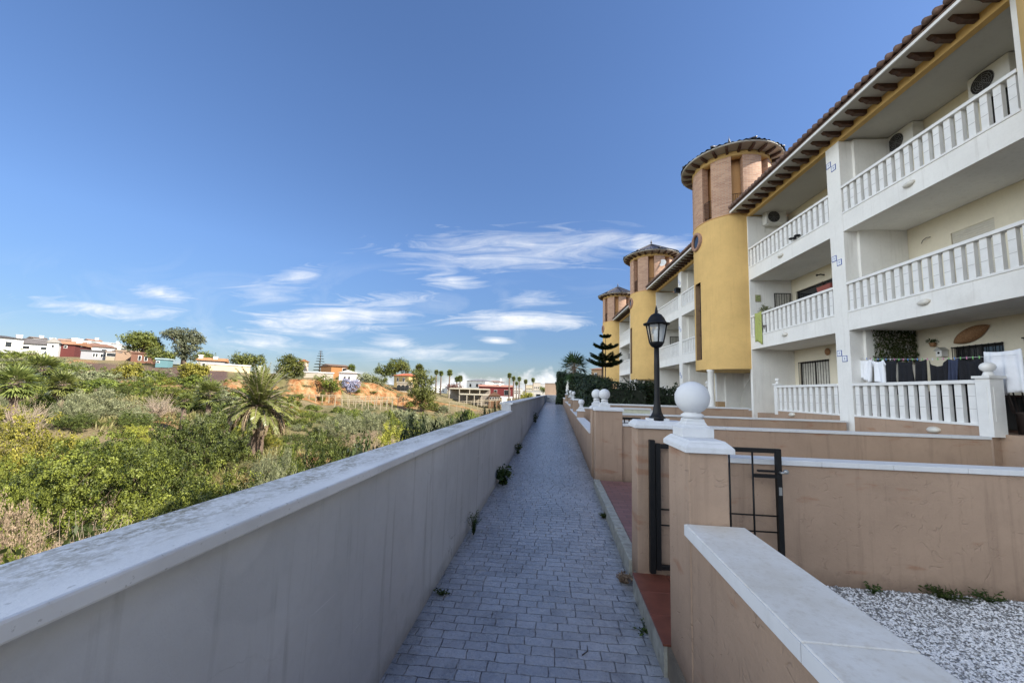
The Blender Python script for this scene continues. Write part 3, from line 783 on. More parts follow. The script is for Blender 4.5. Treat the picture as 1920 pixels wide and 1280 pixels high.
weed(-.98, 10.6, .34, .13, 3, 'small weed at the grey wall foot beyond the leafy one', n=18, leaf=.06)
weed(-.98, 3.55, .05, .07, 4, 'tiny dark weed at the near foot of the grey wall', n=10, leaf=.03)
weed(-.99, 19.5, .5, .2, 5, 'far weed against the higher grey wall section', n=18, leaf=.09)
weed(.7, 4.05, .07, .1, 6, 'dry brown tuft on the path at the foot of the lamp pier', L_DRY, 26, .04)
weed(.72, 3.3, .03, .12, 7, 'flat dark creeper on the path edge beside the tiled step', n=10, leaf=.035)
weed(.73, 5.9, .06, .07, 8, 'small weed growing at the curb of the red paving', n=12, leaf=.045)
weed(2.75, 3.84, .1, .08, 9, 'low green weed at the gravel edge, left of the larger one', n=8, leaf=.03)
weed(3.3, 3.83, .1, .22, 10, 'spreading green weed in the gravel at the foot of the nearest dividing wall', n=30, leaf=.032)
weed(3.65, 3.84, .09, .14, 11, 'green weed at the right end of the gravel edge', n=16, leaf=.03)
weed(2.1, 3.84, .12, .1, 12, 'dry stalk weed on the gravel behind the gate', L_DRY, 8, .03)
# fallen bits on the paving
def twig(x, y, L, a, label):
    m = MB(); z = path_z(y)+.006
    m.tube([(0, 0, 0), (L*.5*math.cos(a), L*.5*math.sin(a), .004), (L*math.cos(a+.4), L*math.sin(a+.4), .0)], [.004, .0035, .002], 5)
    o = m.build('twig', simple('dark_twig_%d' % int(x*100+y*10), (.05, .035, .025), .9), None, (x, y, z)); tag(o, label, 'twig')
twig(.22, 2.95, .12, .8, 'short dark twig lying in the middle of the near paving')
twig(-.28, 2.35, .1, 2.2, 'curved dark twig at the bottom edge of the paving')
twig(.05, 2.4, .07, -.4, 'small dark twig between the two larger ones on the near paving')

# ------------------------------------------------------------------ apartment blocks and round towers
TH = R(3.05); ORG = Vector((7.80, 18.1, 0)); UDIR = Vector((-math.sin(TH), math.cos(TH), 0)); XDIR = Vector((math.cos(TH), math.sin(TH), 0))
def BP(x, s, z): return ORG+XDIR*x+UDIR*s+Vector((0, 0, z))
Z1, Z2, ZT = 4.41, 7.29, 9.5
def wall_sheet(m, x, y0, y1, z0, z1, ops, rev=.12, mi=0):
    ys = sorted({y0, y1, *[o[0] for o in ops], *[o[1] for o in ops]}); zs = sorted({z0, z1, *[o[2] for o in ops], *[o[3] for o in ops]})
    for a, b in zip(ys[:-1], ys[1:]):
        for c, d in zip(zs[:-1], zs[1:]):
            if any(o[0] <= a and b <= o[1] and o[2] <= c and d <= o[3] for o in ops): continue
            m.poly([(x, b, c), (x, a, c), (x, a, d), (x, b, d)], mi)
    for a, b, c, d in ops:
        X = x+rev
        m.poly([(x, a, c), (X, a, c), (X, a, d), (x, a, d)], mi); m.poly([(x, b, d), (X, b, d), (X, b, c), (x, b, c)], mi)
        m.poly([(x, a, d), (X, a, d), (X, b, d), (x, b, d)], mi); m.poly([(x, b, c), (X, b, c), (X, a, c), (x, a, c)], mi)
def win(parent, x, a, b, c, d, kind='slide', bars=False):
    """window set in an opening of the back wall"""
    f = MB(); w = .045
    f.box(x+.05, x+.11, a, b, d-w, d); f.box(x+.05, x+.11, a, b, c, c+w); f.box(x+.05, x+.11, a, a+w, c+w, d-w); f.box(x+.05, x+.11, b-w, b, c+w, d-w)
    mid = (a+b)/2; f.box(x+.055, x+.1, mid-.03, mid+.03, c+w, d-w)
    fr = f.build('window', ALU if kind != 'shutter' else ALU, parent)
    g = MB(); g.box(x+.085, x+.095, a+w, b-w, c+w, d-w)
    g.build('pane', GLASS, fr)
    if kind == 'curtain':
        cm = MB(); n = 26; yy = np.linspace(a+w, b-w, n)
        for i in range(n-1):
            x0 = x+.075+.006*(i % 2); x1 = x+.075+.006*((i+1) % 2)
            cm.poly([(x0, yy[i+1], c+w), (x0, yy[i], c+w), (x1, yy[i], d-w), (x1, yy[i+1], d-w)])
        cm.build('curtain', CURT, fr)
    if kind == 'shutter':
        sm = MB(); n = int((d-c)/.055)
        for i in range(n):
            z = d-.055*(i+1)
            if z < c+.0: break
            sm.box(x+.02, x+.034, a+.01, b-.01, z+.006, z+.055)
        sm.build('shutter', SHUT, fr)
    if bars:
        bm = MB(); n = int((b-a)/.12)
        for i in range(n+1): bm.box(x-.04, x-.028, a+(b-a)*i/n-.006, a+(b-a)*i/n+.006, c-.02, d+.02)
        for z in (c, d): bm.box(x-.043, x-.025, a-.02, b+.02, z-.012, z+.012)
        bm.build('window_bars', BLACK, fr)
    return fr
def balustrade(parent, y0, y1, zb, zt, n, name='balustrade'):
    m = MB(); m.box(-.015, .135, y0, y1, zb-.03, zb+.02); 
    b0 = m.build(name, BALW, parent, bevel=.004)
    m = MB(); m.box(-.02, .14, y0, y1, zt-.075, zt); m.build('rail', BALW, b0, bevel=.006)
    s = (y1-y0)/n; w = min(.135, s*.56)
    for i in range(n):
        c = y0+(i+.5)*s; q = MB()
        q._add([(.02, c-w/2, zb+.02), (.1, c-w/2, zb+.02), (.1, c+w/2, zb+.02), (.02, c+w/2, zb+.02), (.02, c-w/2, zt-.075), (.1, c-w/2, zt-.075), (.1, c+w/2, zt-.075), (.02, c+w/2, zt-.075)],
               [(3, 2, 1, 0), (4, 5, 6, 7), (0, 1, 5, 4), (1, 2, 6, 5), (2, 3, 7, 6), (3, 0, 4, 7)])
        for z in (zb+.3, zb+.55):
            q.box(.017, .0195, c-w/2+.004, c+w/2-.004, z, z+.008, 1)
        q.build('baluster', [BALW, GROOVE], b0)
    return b0
GROOVE = simple('baluster_joint', (.42, .41, .39), .8)
AZULEJO = None
def mk_azulejo():
    m, t, b = newmat('blue_white_tile')
    co_ = t.coord('UV'); s = t.node('ShaderNodeSeparateXYZ'); t.l.new(co_, s.inputs[0])
    u = t.math('ABSOLUTE', t.math('SUBTRACT', s.outputs[0], .5)); v = t.math('ABSOLUTE', t.math('SUBTRACT', s.outputs[1], .5))
    edge = t.math('GREATER_THAN', t.math('MAXIMUM', u, v), .41)
    mot = t.math('LESS_THAN', t.math('ADD', u, t.math('MULTIPLY', v, .7)), .16)
    nz = t.math('GREATER_THAN', t.noise(co_, 7, 3), .5)
    mask = t.math('MAXIMUM', edge, t.math('MULTIPLY', mot, nz))
    t.l.new(t.mix(mask, (.75, .76, .78, 1), (.06, .1, .32, 1)), b.inputs['Base Color']); b.inputs['Roughness'].default_value = .2
    return m
AZULEJO = mk_azulejo()
def plaque(parent, y, z, h=.11):
    me = bpy.data.meshes.new('tile_plaque')
    me.from_pydata([(-.012, y+h, z-h), (-.012, y-h, z-h), (-.012, y-h, z+h), (-.012, y+h, z+h), (.0, y+h, z-h), (.0, y-h, z-h), (.0, y-h, z+h), (.0, y+h, z+h)], [], [(0, 1, 2, 3), (4, 5, 1, 0), (5, 6, 2, 1), (6, 7, 3, 2), (7, 4, 0, 3)])
    uv = me.uv_layers.new(); vals = [(0, 0), (1, 0), (1, 1), (0, 1)]+[(0, 0)]*16
    for i, w in enumerate(vals): uv.data[i].uv = w
    me.materials.append(AZULEJO); o = bpy.data.objects.new('tile_plaque', me); COL.objects.link(o); o.parent = parent
def roof_mesh(y0, y1):
    m = MB(); per = .215; n = int((y1-y0)/per)*8; rows = 14
    xs = np.linspace(-.7, 4.1, rows+1)
    yy = np.linspace(y0, y1, n+1)
    def zz(x): return 9.86+(x+.7)*math.tan(R(21))
    for i in range(rows):
        for e, (xa, lift) in enumerate(((xs[i], .035), (xs[i+1]+.03, 0.0))):
            pass
    vs = []; 
    for i in range(rows):
        for xa, lift in ((xs[i], .03), (xs[i+1], .0)):
            for k, y in enumerate(yy):
                ph = (k % 8)/8*2*math.pi
                vs.append((xa, y, zz(xa)+lift+.05*math.cos(ph)))
    N = n+1; fs = []
    for r_ in range(2*rows-1):
        for k in range(n): fs.append((r_*N+k+1, r_*N+k, (r_+1)*N+k, (r_+1)*N+k+1))
    m._add(vs, fs, 0, True)
    m.box(-.68, 4.1, y0, y1, 9.78, 9.8)
    zr = zz(4.1)
    m.poly([(4.1, y0, zr), (8.9, y0, 9.9), (8.9, y1, 9.9), (4.1, y1, zr)]); m.poly([(4.1, y0, 9.8), (4.1, y0, zr), (8.9, y0, 9.9)]); m.poly([(4.1, y1, 9.8), (4.1, y1, zr), (8.9, y1, 9.9)])
    m.poly([(-.68, y0, 9.8), (4.1, y0, zr), (4.1, y0, 9.8)]); m.poly([(-.68, y1, 9.8), (4.1, y1, zr), (4.1, y1, 9.8)])
    # tile ends: rounded lips under each ridge
    for k in range(int((y1-y0)/per)+1):
        yc = y0+per*k
        if yc > y1-.05: break
        m.tube([(-.74, yc, zz(-.74)+.035), (-.45, yc, zz(-.45)+.035)], .075, 10)
    return m
def make_block(label):
    t = thing('apartment_building', label, 'building', ORG, TH, 'white apartment blocks with balconies')
    A, B = -10.6, -1.65
    # walls
    ops = {0: [(-3.46, -1.92, 2.0, 3.36), (-8.55, -7.52, 2.3, 3.3), (-10.4, -9.15, 1.42, 3.4)],
           1: [(-4.6, -1.9, 4.45, 6.22), (-8.6, -7.68, 4.9, 6.18), (-10.4, -9.3, 4.45, 6.4)],
           2: [(-4.3, -2.6, 7.33, 9.1), (-8.35, -7.3, 7.33, 9.2), (-9.1, -8.6, 7.33, 9.2), (-10.4, -9.5, 7.33, 9.2)]}
    zf = [(1.36, 3.88), (Z1, 6.75), (Z2, 9.56)]
    m = MB()
    for k in range(3): wall_sheet(m, 1.65, A, B+.15, zf[k][0], zf[k][1], ops[k])
    m.build('back_wall', CREAM, t)
    m = MB()
    m.box(1.85, 8.5, -12.15, -.05, .1, 9.76)
    m.box(.365, 1.645, B+.003, B+.27, .3, 9.5)          # far end wall
    m.box(.365, 1.645, A-.27, A-.003, .3, 9.5)          # near end wall
    m.box(.3, 1.645, -1.3, 1.3, 3.13, 9.5)            # core behind the tower
    m.build('wall', WHITE, t)
    for z0, z1 in ((1.36, 3.88), (Z1, 6.75), (Z2, 9.5)):
        q = MB(); q.box(.36, 1.645, -6.58, -6.46 if z0 < 2 else -6.44, z0, z1); q.build('partition_wall', WHITE, t)
    for a, b in ((-6.5, -6.0), (B, B+.15), (A-.15, A)):
        q = MB(); q.box(.0, .36, a, b, .25, 9.5); q.build('column', WHITE, t)
    # slabs with their flush fascias, both bays
    for zb, zt in ((3.88, Z1-.03), (6.75, Z2-.03)):
        for a, b in ((-6.0, B), (A, -6.5)):
            q = MB(); q.box(0.003, 1.64, a, b, zb, zt); q.build('balcony_slab', WHITE, t)
    q = MB(); q.box(.16, 1.64, A, B, 9.56, 9.75); q.build('ceiling', SOFFIT, t)
    q = MB(); q.box(.0, .158, A-.15, B+.4, ZT, 9.72); q.build('cornice', YELLOW, t)
    q = MB(); q.box(-.62, 1.9, A-1.4, B+.12, 9.722, 9.775); q.build('soffit', SOFFIT, t)
    q = MB(); q.box(-.66, -.622, A-1.4, B+.12, 9.70, 9.80); q.build('fascia_board', BALW, t)
    k = 0; y = B-.12
    while y > A-1.3:
        q = MB(); q.extrude([(-.5, y-.055, 9.719), (-.44, y-.055, 9.66), (-.36, y-.055, 9.645), (-.3, y-.055, 9.6), (-.004, y-.055, 9.6), (-.004, y-.055, 9.719)], (0, .11, 0))
        q.build('rafter', WOOD, t); y -= .437
    r = roof_mesh(-12.2, B+.15).build('roof', TILE, t)
    # balustrades
    for zb, zt in ((Z1, 5.25), (Z2, 8.1)):
        balustrade(t, -6.0, B, zb, zt, 18); balustrade(t, A, -6.5, zb, zt, 18)
    # ground terrace
    q = MB(); q.box(.0, .14, -6.0, -3.0, .25, 1.49); q.box(0, .14, -9.68, -6.5, .25, 1.49); q.box(.14, 1.64, A, B, .25, 1.36); q.build('terrace_base', PEACH, t)
    balustrade(t, -6.0, -3.2, 1.52, 2.4, 11); balustrade(t, -9.5, -6.5, 1.52, 2.4, 12)
    for yc, s in ((-3.1, .085), (-9.64, .125)):
        p = MB(); p.box(.07-s, .07+s, yc-s, yc+s, 1.36 if s < .1 else 1.3, 2.42); po = p.build('post', BALW, t, bevel=.004)
        p = MB(); p.box(.07-s-.03, .07+s+.03, yc-s-.03, yc+s+.03, 2.42, 2.47); p.lathe(.07, yc, [(s*.75, 2.47), (s*.6, 2.5), (s*.5, 2.55)], 16)
        p.ball((.07, yc, 2.53+s*.9), s*.92, 18, 12, sz=.85); p.build('ball_cap', BALW, po)
        if s > .1:
            p = MB()
            for sx, (x0, x1, y0_, y1_) in enumerate(((.07-s-.006, .07-s, yc-.07, yc+.07), (.0, .14, yc-s-.006, yc-s))):
                p.box(x0, x1, y0_, y1_, 1.6, 2.25)
            p.build('panel', BALW, po)
    # windows
    win(t, 1.65, -3.46, -1.92, 2.0, 3.36, 'curtain', True)
    win(t, 1.65, -8.55, -7.52, 2.3, 3.3, 'slide', True)
    win(t, 1.65, -10.4, -9.15, 1.42, 3.4)
    win(t, 1.65, -4.6, -1.9, 4.45, 6.22)
    win(t, 1.65, -8.6, -7.68, 4.9, 6.18, 'shutter'); win(t, 1.65, -10.4, -9.3, 4.45, 6.4)
    win(t, 1.65, -4.3, -2.6, 7.33, 9.1); win(t, 1.65, -8.35, -7.3, 7.33, 9.2, 'curtain'); win(t, 1.65, -9.1, -8.6, 7.33, 9.2); win(t, 1.65, -10.4, -9.5, 7.33, 9.2, 'curtain')
    # barred side window in the end wall of the first-floor balcony
    q = MB(); w0 = q
    q.box(.95, 1.6, B-.03, B+.0, 4.5, 6.22); so = q.build('window', ALU, t)
    q = MB(); q.box(.99, 1.56, B-.04, B-.031, 4.55, 6.18); q.build('pane', CURT, so)
    q = MB()
    for i in range(6): q.box(1.0+.1*i, 1.012+.1*i, B-.075, B-.06, 4.5, 6.2)
    q.build('window_bars', BLACK, so)
    for (y1_, z1_), (y2_, z2_) in (((-6.1, 8.98), (-6.28, 8.8)), ((-6.12, 6.07), (-6.3, 5.9)), ((-6.12, 3.27), (-6.3, 3.1))):
        plaque(t, y1_, z1_, .085); plaque(t, y2_, z2_, .085)
    return t
block = make_block('nearest white apartment building with baluster balconies, a mix of laundry and wall pieces')
block['label'] = 'nearest white three storey apartment building with full length baluster balconies'
def place_block(k, label):
    o = copy_tree(block); o.location = ORG+UDIR*12.2*k; o['label'] = label; return o
place_block(1, 'second white apartment building, between the first and the second yellow tower')
place_block(2, 'third white apartment building, between the second and the third yellow tower')
# the row goes on behind the camera: plain solids of the same houses, they shade the path
ROOF_LONG = roof_mesh(-12.2, .3).mesh('roof', TILE)
for k in (-1, -2, -3):
    t_ = thing('apartment_building', 'white apartment building of the same row beyond the right edge of the picture', 'building', ORG+UDIR*(12.2*k-.4), TH, 'white apartment blocks out of the frame')
    MB().box(.2, 8.5, -12.2, 0, .1, 9.76).build('wall', WHITE, t_)
    roof_o = bpy.data.objects.new('roof', ROOF_LONG); COL.objects.link(roof_o); roof_o.parent = t_

def arc_obj(name, r0, r1, a0, a1, z0, z1, mat, parent, n=6):
    vs = []; fs = []; uv = []
    for i in range(n+1):
        a = a0+(a1-a0)*i/n
        for r, z in ((r1, z0), (r1, z1), (r0, z0), (r0, z1)): vs.append((r*math.cos(a), r*math.sin(a), z))
    def add(ids, us): fs.append(ids); uv.extend(us)
    for i in range(n):
        o, p = 4*i, 4*(i+1); ua, ub = r1*(a0+(a1-a0)*i/n), r1*(a0+(a1-a0)*(i+1)/n)
        add((o, p, p+1, o+1), [(ua, z0), (ub, z0), (ub, z1), (ua, z1)])
        add((p+2, o+2, o+3, p+3), [(ub, z0), (ua, z0), (ua, z1), (ub, z1)])
        add((o+1, p+1, p+3, o+3), [(ua, 0), (ub, 0), (ub, .1), (ua, .1)]); add((o+2, p+2, p, o), [(ua, 0), (ub, 0), (ub, .1), (ua, .1)])
    e = 4*n
    add((0, 1, 3, 2), [(r1, z0), (r1, z1), (r0, z1), (r0, z0)]); add((e+2, e+3, e+1, e), [(r0, z0), (r0, z1), (r1, z1), (r1, z0)])
    me = bpy.data.meshes.new(name); me.from_pydata(vs, [], fs); l = me.uv_layers.new()
    for i, w in enumerate(uv): l.data[i].uv = w
    me.materials.append(mat); o = bpy.data.objects.new(name, me); COL.objects.link(o); o.parent = parent; return o
TC = .18; TRAD = 1.61
def make_tower(label):
    t = thing('round_tower', label, 'tower', ORG+XDIR*TC, TH, 'yellow round stair towers')
    fa = math.atan2(-.915, -.4035)-TH         # angle of the side that faces the path
    # shaft with a slit window opening
    sa0, sa1 = math.pi-R(7.5), math.pi+R(11.25); n = 96
    m = MB(); zs = [3.1, 3.55, 7.05, 9.7]
    for i in range(n):
        a, b = 2*math.pi*i/n, 2*math.pi*(i+1)/n
        for z0, z1 in zip(zs[:-1], zs[1:]):
            if z0 == 3.55 and sa0 <= (a+b)/2 <= sa1: continue
            m._add([(TRAD*math.cos(a), TRAD*math.sin(a), z0), (TRAD*math.cos(b), TRAD*math.sin(b), z0), (TRAD*math.cos(b), TRAD*math.sin(b), z1), (TRAD*math.cos(a), TRAD*math.sin(a), z1)], [(0, 1, 2, 3)], 0, True)
    m._add([(TRAD*math.cos(2*math.pi*i/48), TRAD*math.sin(2*math.pi*i/48), 3.1) for i in range(48)], [tuple(range(48))[::-1]])
    m.build('shaft', YELLOW, t)
    rr = 1.42; w = arc_obj('slit_window', rr-.03, rr, sa0-.05, sa1+.05, 3.5, 7.1, GLASS, t, 4)
    q = MB()
    for a in (sa0, sa1): q.extrude([(rr*math.cos(a), rr*math.sin(a), 3.55), (TRAD*math.cos(a), TRAD*math.sin(a), 3.55), (TRAD*math.cos(a), TRAD*math.sin(a), 7.05), (rr*math.cos(a), rr*math.sin(a), 7.05)], (.0, .012, 0))
    q.build('reveal', simple('brown_reveal', (.2, .12, .06), .7), w)
    for z in (3.56, 4.7, 5.85, 7.02): arc_obj('window_frame', rr, rr+.04, sa0, sa1, z, z+.05, WOOD, w, 4)
    # oculus
    oa = fa-R(61); oz = 9.0
    oe = bpy.data.objects.new('oculus', None); COL.objects.link(oe)
    m = MB(); ring = [(math.cos(2*math.pi*i/28), math.sin(2*math.pi*i/28)) for i in range(28)]
    vs = []
    for r, d in ((.30, -.02), (.30, .07), (.42, .07), (.42, -.06)):
        for c, s in ring: vs.append((d, c*r, s*r))
    fs = [(j*28+i, j*28+(i+1) % 28, (j+1)*28+(i+1) % 28, (j+1)*28+i) for j in range(3) for i in range(28)]
    m._add(vs, fs, 0, True); om = m.build('oculus', simple('brick_ring', (.33, .19, .13), .8, var=.3, scale=20), t)
    bpy.data.objects.remove(oe)
    m = MB(); m._add([(.012, c*.31, s*.31) for c, s in ring], [tuple(range(28))]); gl = m.build('pane', GLASS, om)
    om.location = (TRAD*math.cos(oa), TRAD*math.sin(oa), oz); om.rotation_euler = (0, 0, oa)
    # belfry
    m = MB(); m.lathe(0, 0, [(TRAD+.015, 9.68), (TRAD+.015, 9.72), (.2, 9.72)], 64); m.build('ledge', ORANGE, t)
    for k in range(8):
        a = fa+R(-13)+k*R(45)
        arc_obj('belfry_pier', TRAD-.32, TRAD, a-R(14.6), a+R(14.6), 9.72, 12.3, BRICK, t, 6)
        g = a+R(22.5); q = MB()
        for j in range(7):
            b = g+R(-7.5+2.5*j); q.tube([(1.5*math.cos(b), 1.5*math.sin(b), 9.72), (1.5*math.cos(b), 1.5*math.sin(b), 10.62)], .009, 4)
        for z in (9.85, 10.62): q.tube([(1.5*math.cos(g+R(-10+2*i)), 1.5*math.sin(g+R(-10+2*i)), z) for i in range(11)], .012, 4)
        q.build('railing', BLACK, t)
    q = MB(); q.lathe(0, 0, [(1.12, 9.72), (1.12, 12.4)], 40, a0=fa-R(170), a1=fa+R(118), cap=False); q.lathe(0, 0, [(1.0, 12.4), (1.0, 9.72)], 40, a0=fa-R(170), a1=fa+R(118), cap=False)
    q.build('inner_wall', ORANGE, t)
    m = MB(); m.lathe(0, 0, [(TRAD-.33, 12.3), (TRAD+.012, 12.3), (TRAD+.012, 12.5), (TRAD-.33, 12.5), (TRAD-.33, 12.3)], 64, cap=False); m.build('ring_beam', YELLOW, t)
    m = MB(); m.lathe(0, 0, [(0.01, 12.49), (TRAD+.0, 12.505), (2.06, 12.56), (2.1, 12.56), (2.1, 12.62)], 72, cap=False); m.build('soffit', SOFFIT, t)
    for k in range(24):
        a = 2*math.pi*k/24; c, s = math.cos(a), math.sin(a); q = MB(); h = .045
        pr = [(TRAD+.012, 12.4), (TRAD+.25, 12.41), (TRAD+.33, 12.45), (TRAD+.38, 12.46), (TRAD+.43, 12.535), (TRAD+.012, 12.5)]
        q.extrude([(c*r+s*h, s*r-c*h, z) for r, z in pr], (-2*s*h, 2*c*h, 0)); q.build('bracket', WOOD, t)
    # tiled cone
    m = MB(); per = 6; n = 54*per; rows = [(2.16, 12.64), (1.75, 12.84), (1.35, 13.04), (.95, 13.25), (.55, 13.46), (.12, 13.68)]
    vs = []
    for j, (r, z) in enumerate(rows):
        am = .032*min(1, r/1.2)
        for i in range(n):
            a = 2*math.pi*i/n; fl = 1-.035*(1-abs(math.cos(4*a))); vs.append((r*fl*math.cos(a), r*fl*math.sin(a), z+am*math.cos(2*math.pi*i/per)))
    m._add(vs, [(j*n+i, j*n+(i+1) % n, (j+1)*n+(i+1) % n, (j+1)*n+i) for j in range(len(rows)-1) for i in range(n)], 0, True)
    for k in range(8):
        a = 2*math.pi*k/8; m.tube([(r*math.cos(a), r*math.sin(a), z+.045) for r, z in rows], .05, 6)
    rf = m.build('roof', SLATE, t)
    m = MB(); m.lathe(0, 0, [(.16, 13.62), (.14, 13.72), (.05, 13.78), (.035, 13.85), (.075, 13.9), (.07, 13.95), (.03, 13.99), (.045, 14.03), (.025, 14.07), (.012, 14.14), (.001, 14.26)], 14); m.build('finial', SLATE, rf)
    return t
tower = make_tower('nearest and largest yellow round tower with brick belfry, beside the nearest balconies')
for k, lb in ((1, 'middle yellow round tower with brick belfry and a small satellite dish'), (2, 'farthest and smallest yellow round tower, behind the stepped conifer'), (-1, 'yellow round tower at the top right corner, mostly outside the frame')):
    o = copy_tree(tower); o.location = ORG+XDIR*TC+UDIR*(12.2*k if k > 0 else -12.6); o['label'] = lb
# porch under the towers
for k, lb in ((0, 'white entrance porch with round column and curved stair under the nearest tower'), (1, 'white entrance porch under the middle tower, behind the hedge')):
    o = thing('entrance_porch', lb, 'porch', ORG+UDIR*12.2*k, TH)
    q = MB(); q.box(-1.5, 1.6, -1.5, 1.45, .25, 1.42); q.build('base', PEACH, o)
    q = MB(); q.box(-1.53, 1.6, -1.52, 1.47, 1.42, 1.47); q.build('floor', STONEWHITE, o)
    q = MB(); q.lathe(-1.19, -.62, [(.15, 1.47), (.15, 1.55), (.125, 1.57), (.12, 3.0), (.15, 3.03), (.15, 3.09)], 24); q.build('column', WHITE, o)
    q = MB(); q.box(1.2, 1.4, -1.5, 1.6, 1.47, 3.09); q.build('wall', WHITE, o)
    q = MB()
    prof = [(-.0, 1.1)]+[(1.6*math.sin(R(9*i)), 1.1-2.1*(1-math.cos(R(9*i)))) for i in range(11)]
    pts = [(.9, y, 1.47+z) for z, y in prof if y > -1.45]+[(.9, -1.45, 3.05), (.9, -1.45, 1.47)]
    q.extrude(pts, (.28, 0, 0)); q.build('curved_stair', SOFFIT, o)
    q = MB(); q.box(.2, .95, -1.46, -1.4, 1.47, 3.05); q.build('dark_strip', ALU, o)  # plain dark strip at the porch side, not a door leaf
# box in the porch
tag(MB().box(0, .3, 0, .28, 0, .26).build('cardboard_box', simple('cardboard', (.38, .25, .13), .8), None, BP(-.4, .45, 1.47), TH), 'small brown cardboard box on the porch floor under the nearest tower', 'box')

# ------------------------------------------------------------------ things on the balconies
def ac_unit(loc, rot, label, s=1.0):
    t = thing('air_conditioner', label, 'air conditioner', loc, rot, 'outdoor air conditioner units')
    m = MB(); m.box(-.3, 0, -.4, .4, 0, .56); m.build('casing', ACW, t, bevel=.015)
    m = MB(); cx = .1
    for k in range(5):
        r = .05+.045*k; m.tube([(-.306, cx+r*math.cos(R(15*i)), .28+r*math.sin(R(15*i))) for i in range(25)], .005, 4)
    for k in range(8): m.tube([(-.306, cx, .28), (-.306, cx+.24*math.cos(R(45*k)), .28+.24*math.sin(R(45*k)))], .004, 4)
    m.build('fan_grille', simple('grille_grey', (.2, .2, .2), .5), t)
    m = MB(); m._add([(-.302, cx+.235*math.cos(R(15*i)), .28+.235*math.sin(R(15*i))) for i in range(24)], [tuple(range(24))[::-1]]); m.build('fan_opening', ALU, t)
    m = MB()
    for y in (-.3, .3): m.box(-.3, .02, y-.02, y+.02, -.04, 0); m.box(-.0, .02, y-.02, y+.02, -.25, -.04)
    m.build('bracket', ACW, t); return t
ac_unit(BP(.98, -1.66, 9.06), TH+math.pi/2, 'white air conditioner on the end wall of the left top balcony')
ac_unit(BP(1.64, -6.72, 8.98)+UDIR*-.15, TH, 'white air conditioner at the far end of the right top balcony')
ac_unit(BP(1.64, -9.0, 8.98), TH, 'white air conditioner at the right picture edge above the top balcony')
def bulkhead(s, z, label):
    t = thing('bulkhead_lamp', label, 'lamp', BP(-.0, s, z), TH, 'oval bulkhead lamps')
    m = MB(); m.ball((-.02, 0, 0), .13, 18, 10, sz=.5, sx=.55); m.build('glass', simple('ribbed_lamp_glass', (.6, .58, .52), .3), t)
    m = MB(); m.ball((-.0, 0, .012), .15, 18, 10, sz=.45, sx=.35); m.build('hood', ALU if z < 0 else simple('lamp_hood_cream', (.55, .5, .42), .5), t)
bulkhead(-8.47, 7.05, 'oval bulkhead lamp under the right top balcony'); bulkhead(-8.6, 4.17, 'oval bulkhead lamp under the right middle balcony')
bulkhead(-8.6, 1.33, 'oval bulkhead lamp on the peach wall under the laundry terrace'); bulkhead(-3.7, 7.05, 'oval bulkhead lamp under the left top balcony')
bulkhead(-3.75, 4.17, 'oval bulkhead lamp under the left middle balcony'); bulkhead(-3.95, 1.4, 'oval bulkhead lamp below the small left ground terrace')
# laundry
def cloth(name, a, b, z0, z1, x, mat, label, cat, seed, wave=.025, taper=0.0, sleeves=False, skew=0.0, scoop=.05):
    """cloth hung between s=a and s=b, from z1 down to z0 (or two heights)"""
    q = random.Random(seed); nu, nv = 14, 12; m = MB(); vs = []
    ph = q.random()*6; f = q.uniform(1.5, 3.2)
    for j in range(nv+1):
        v = j/nv
        for i in range(nu+1):
            u = i/nu; s = a+(b-a)*u
            sag = -scoop*4*u*(1-u)*(1-v)*.6+.05*v*math.sin(3.3*u+ph*3)
            wv = wave*(.3+v)*math.sin(f*6.28*u+ph+v)+.012*math.sin(17*u+ph*2)
            ss = s+(u-.5)*taper*v*(b-a)+skew*v
            vs.append((x+wv, ss, z1+(z0-z1)*v*(1+.04*math.sin(5*u+ph))+sag))
    m._add(vs, [(j*(nu+1)+i, j*(nu+1)+i+1, (j+1)*(nu+1)+i+1, (j+1)*(nu+1)+i) for j in range(nv) for i in range(nu)], 0, True)
    if sleeves:
        for e, sgn in ((a, -1), (b, 1)):
            m._add([(x, e, z1-.0), (x, e+.07*sgn, z1-.13), (x+.01, e+.03*sgn, z1-.2), (x, e, z1-.15)], [(0, 1, 2, 3)], 0, True)
    o = m.build(name, mat, None, ORG, TH); sd = o.modifiers.new('thickness', 'SOLIDIFY'); sd.thickness = .006
    tag(o, label, cat, 'laundry on the ground floor line'); return o
LX = .25
def lz(s): i = (-6.5-s)/3.45; return 3.1-.05*4*i*(1-i)-.24*i
m = MB(); m.tube([BP(LX, -6.5-3.45*i/20, lz(-6.5-3.45*i/20)) for i in range(21)], .004, 5)
tag(m.build('washing_line', simple('line_cord', (.6, .6, .6), .6)), 'thin washing line stretched across the ground floor terrace', 'washing line')
DENIM = simple('denim_blue', (.03, .04, .08), .85)
specs = [(-6.85, -6.47, .55, CLOTHW, 'white T-shirt at the far left end of the washing line', 'shirt', True), (-7.2, -6.91, .62, CLOTHW, 'white T-shirt, second from the left on the washing line', 'shirt', True),
 (-7.56, -7.24, .86, CLOTHD, 'black garment hanging next to the white T-shirts', 'garment', False), (-7.97, -7.6, 1.0, CLOTHD, 'dark navy garment, second of the dark row on the line', 'garment', False),
 (-8.29, -8.01, .9, CLOTHD, 'narrow black garment in the middle of the dark row', 'garment', False), (-8.74, -8.33, .95, CLOTHD, 'broad black top with a scooped neckline on the line', 'garment', False),
 (-8.96, -8.78, .7, DENIM, 'blue and white garment between the black ones', 'garment', False), (-9.36, -8.99, .85, CLOTHD, 'black garment nearest the white sheet', 'garment', False)]
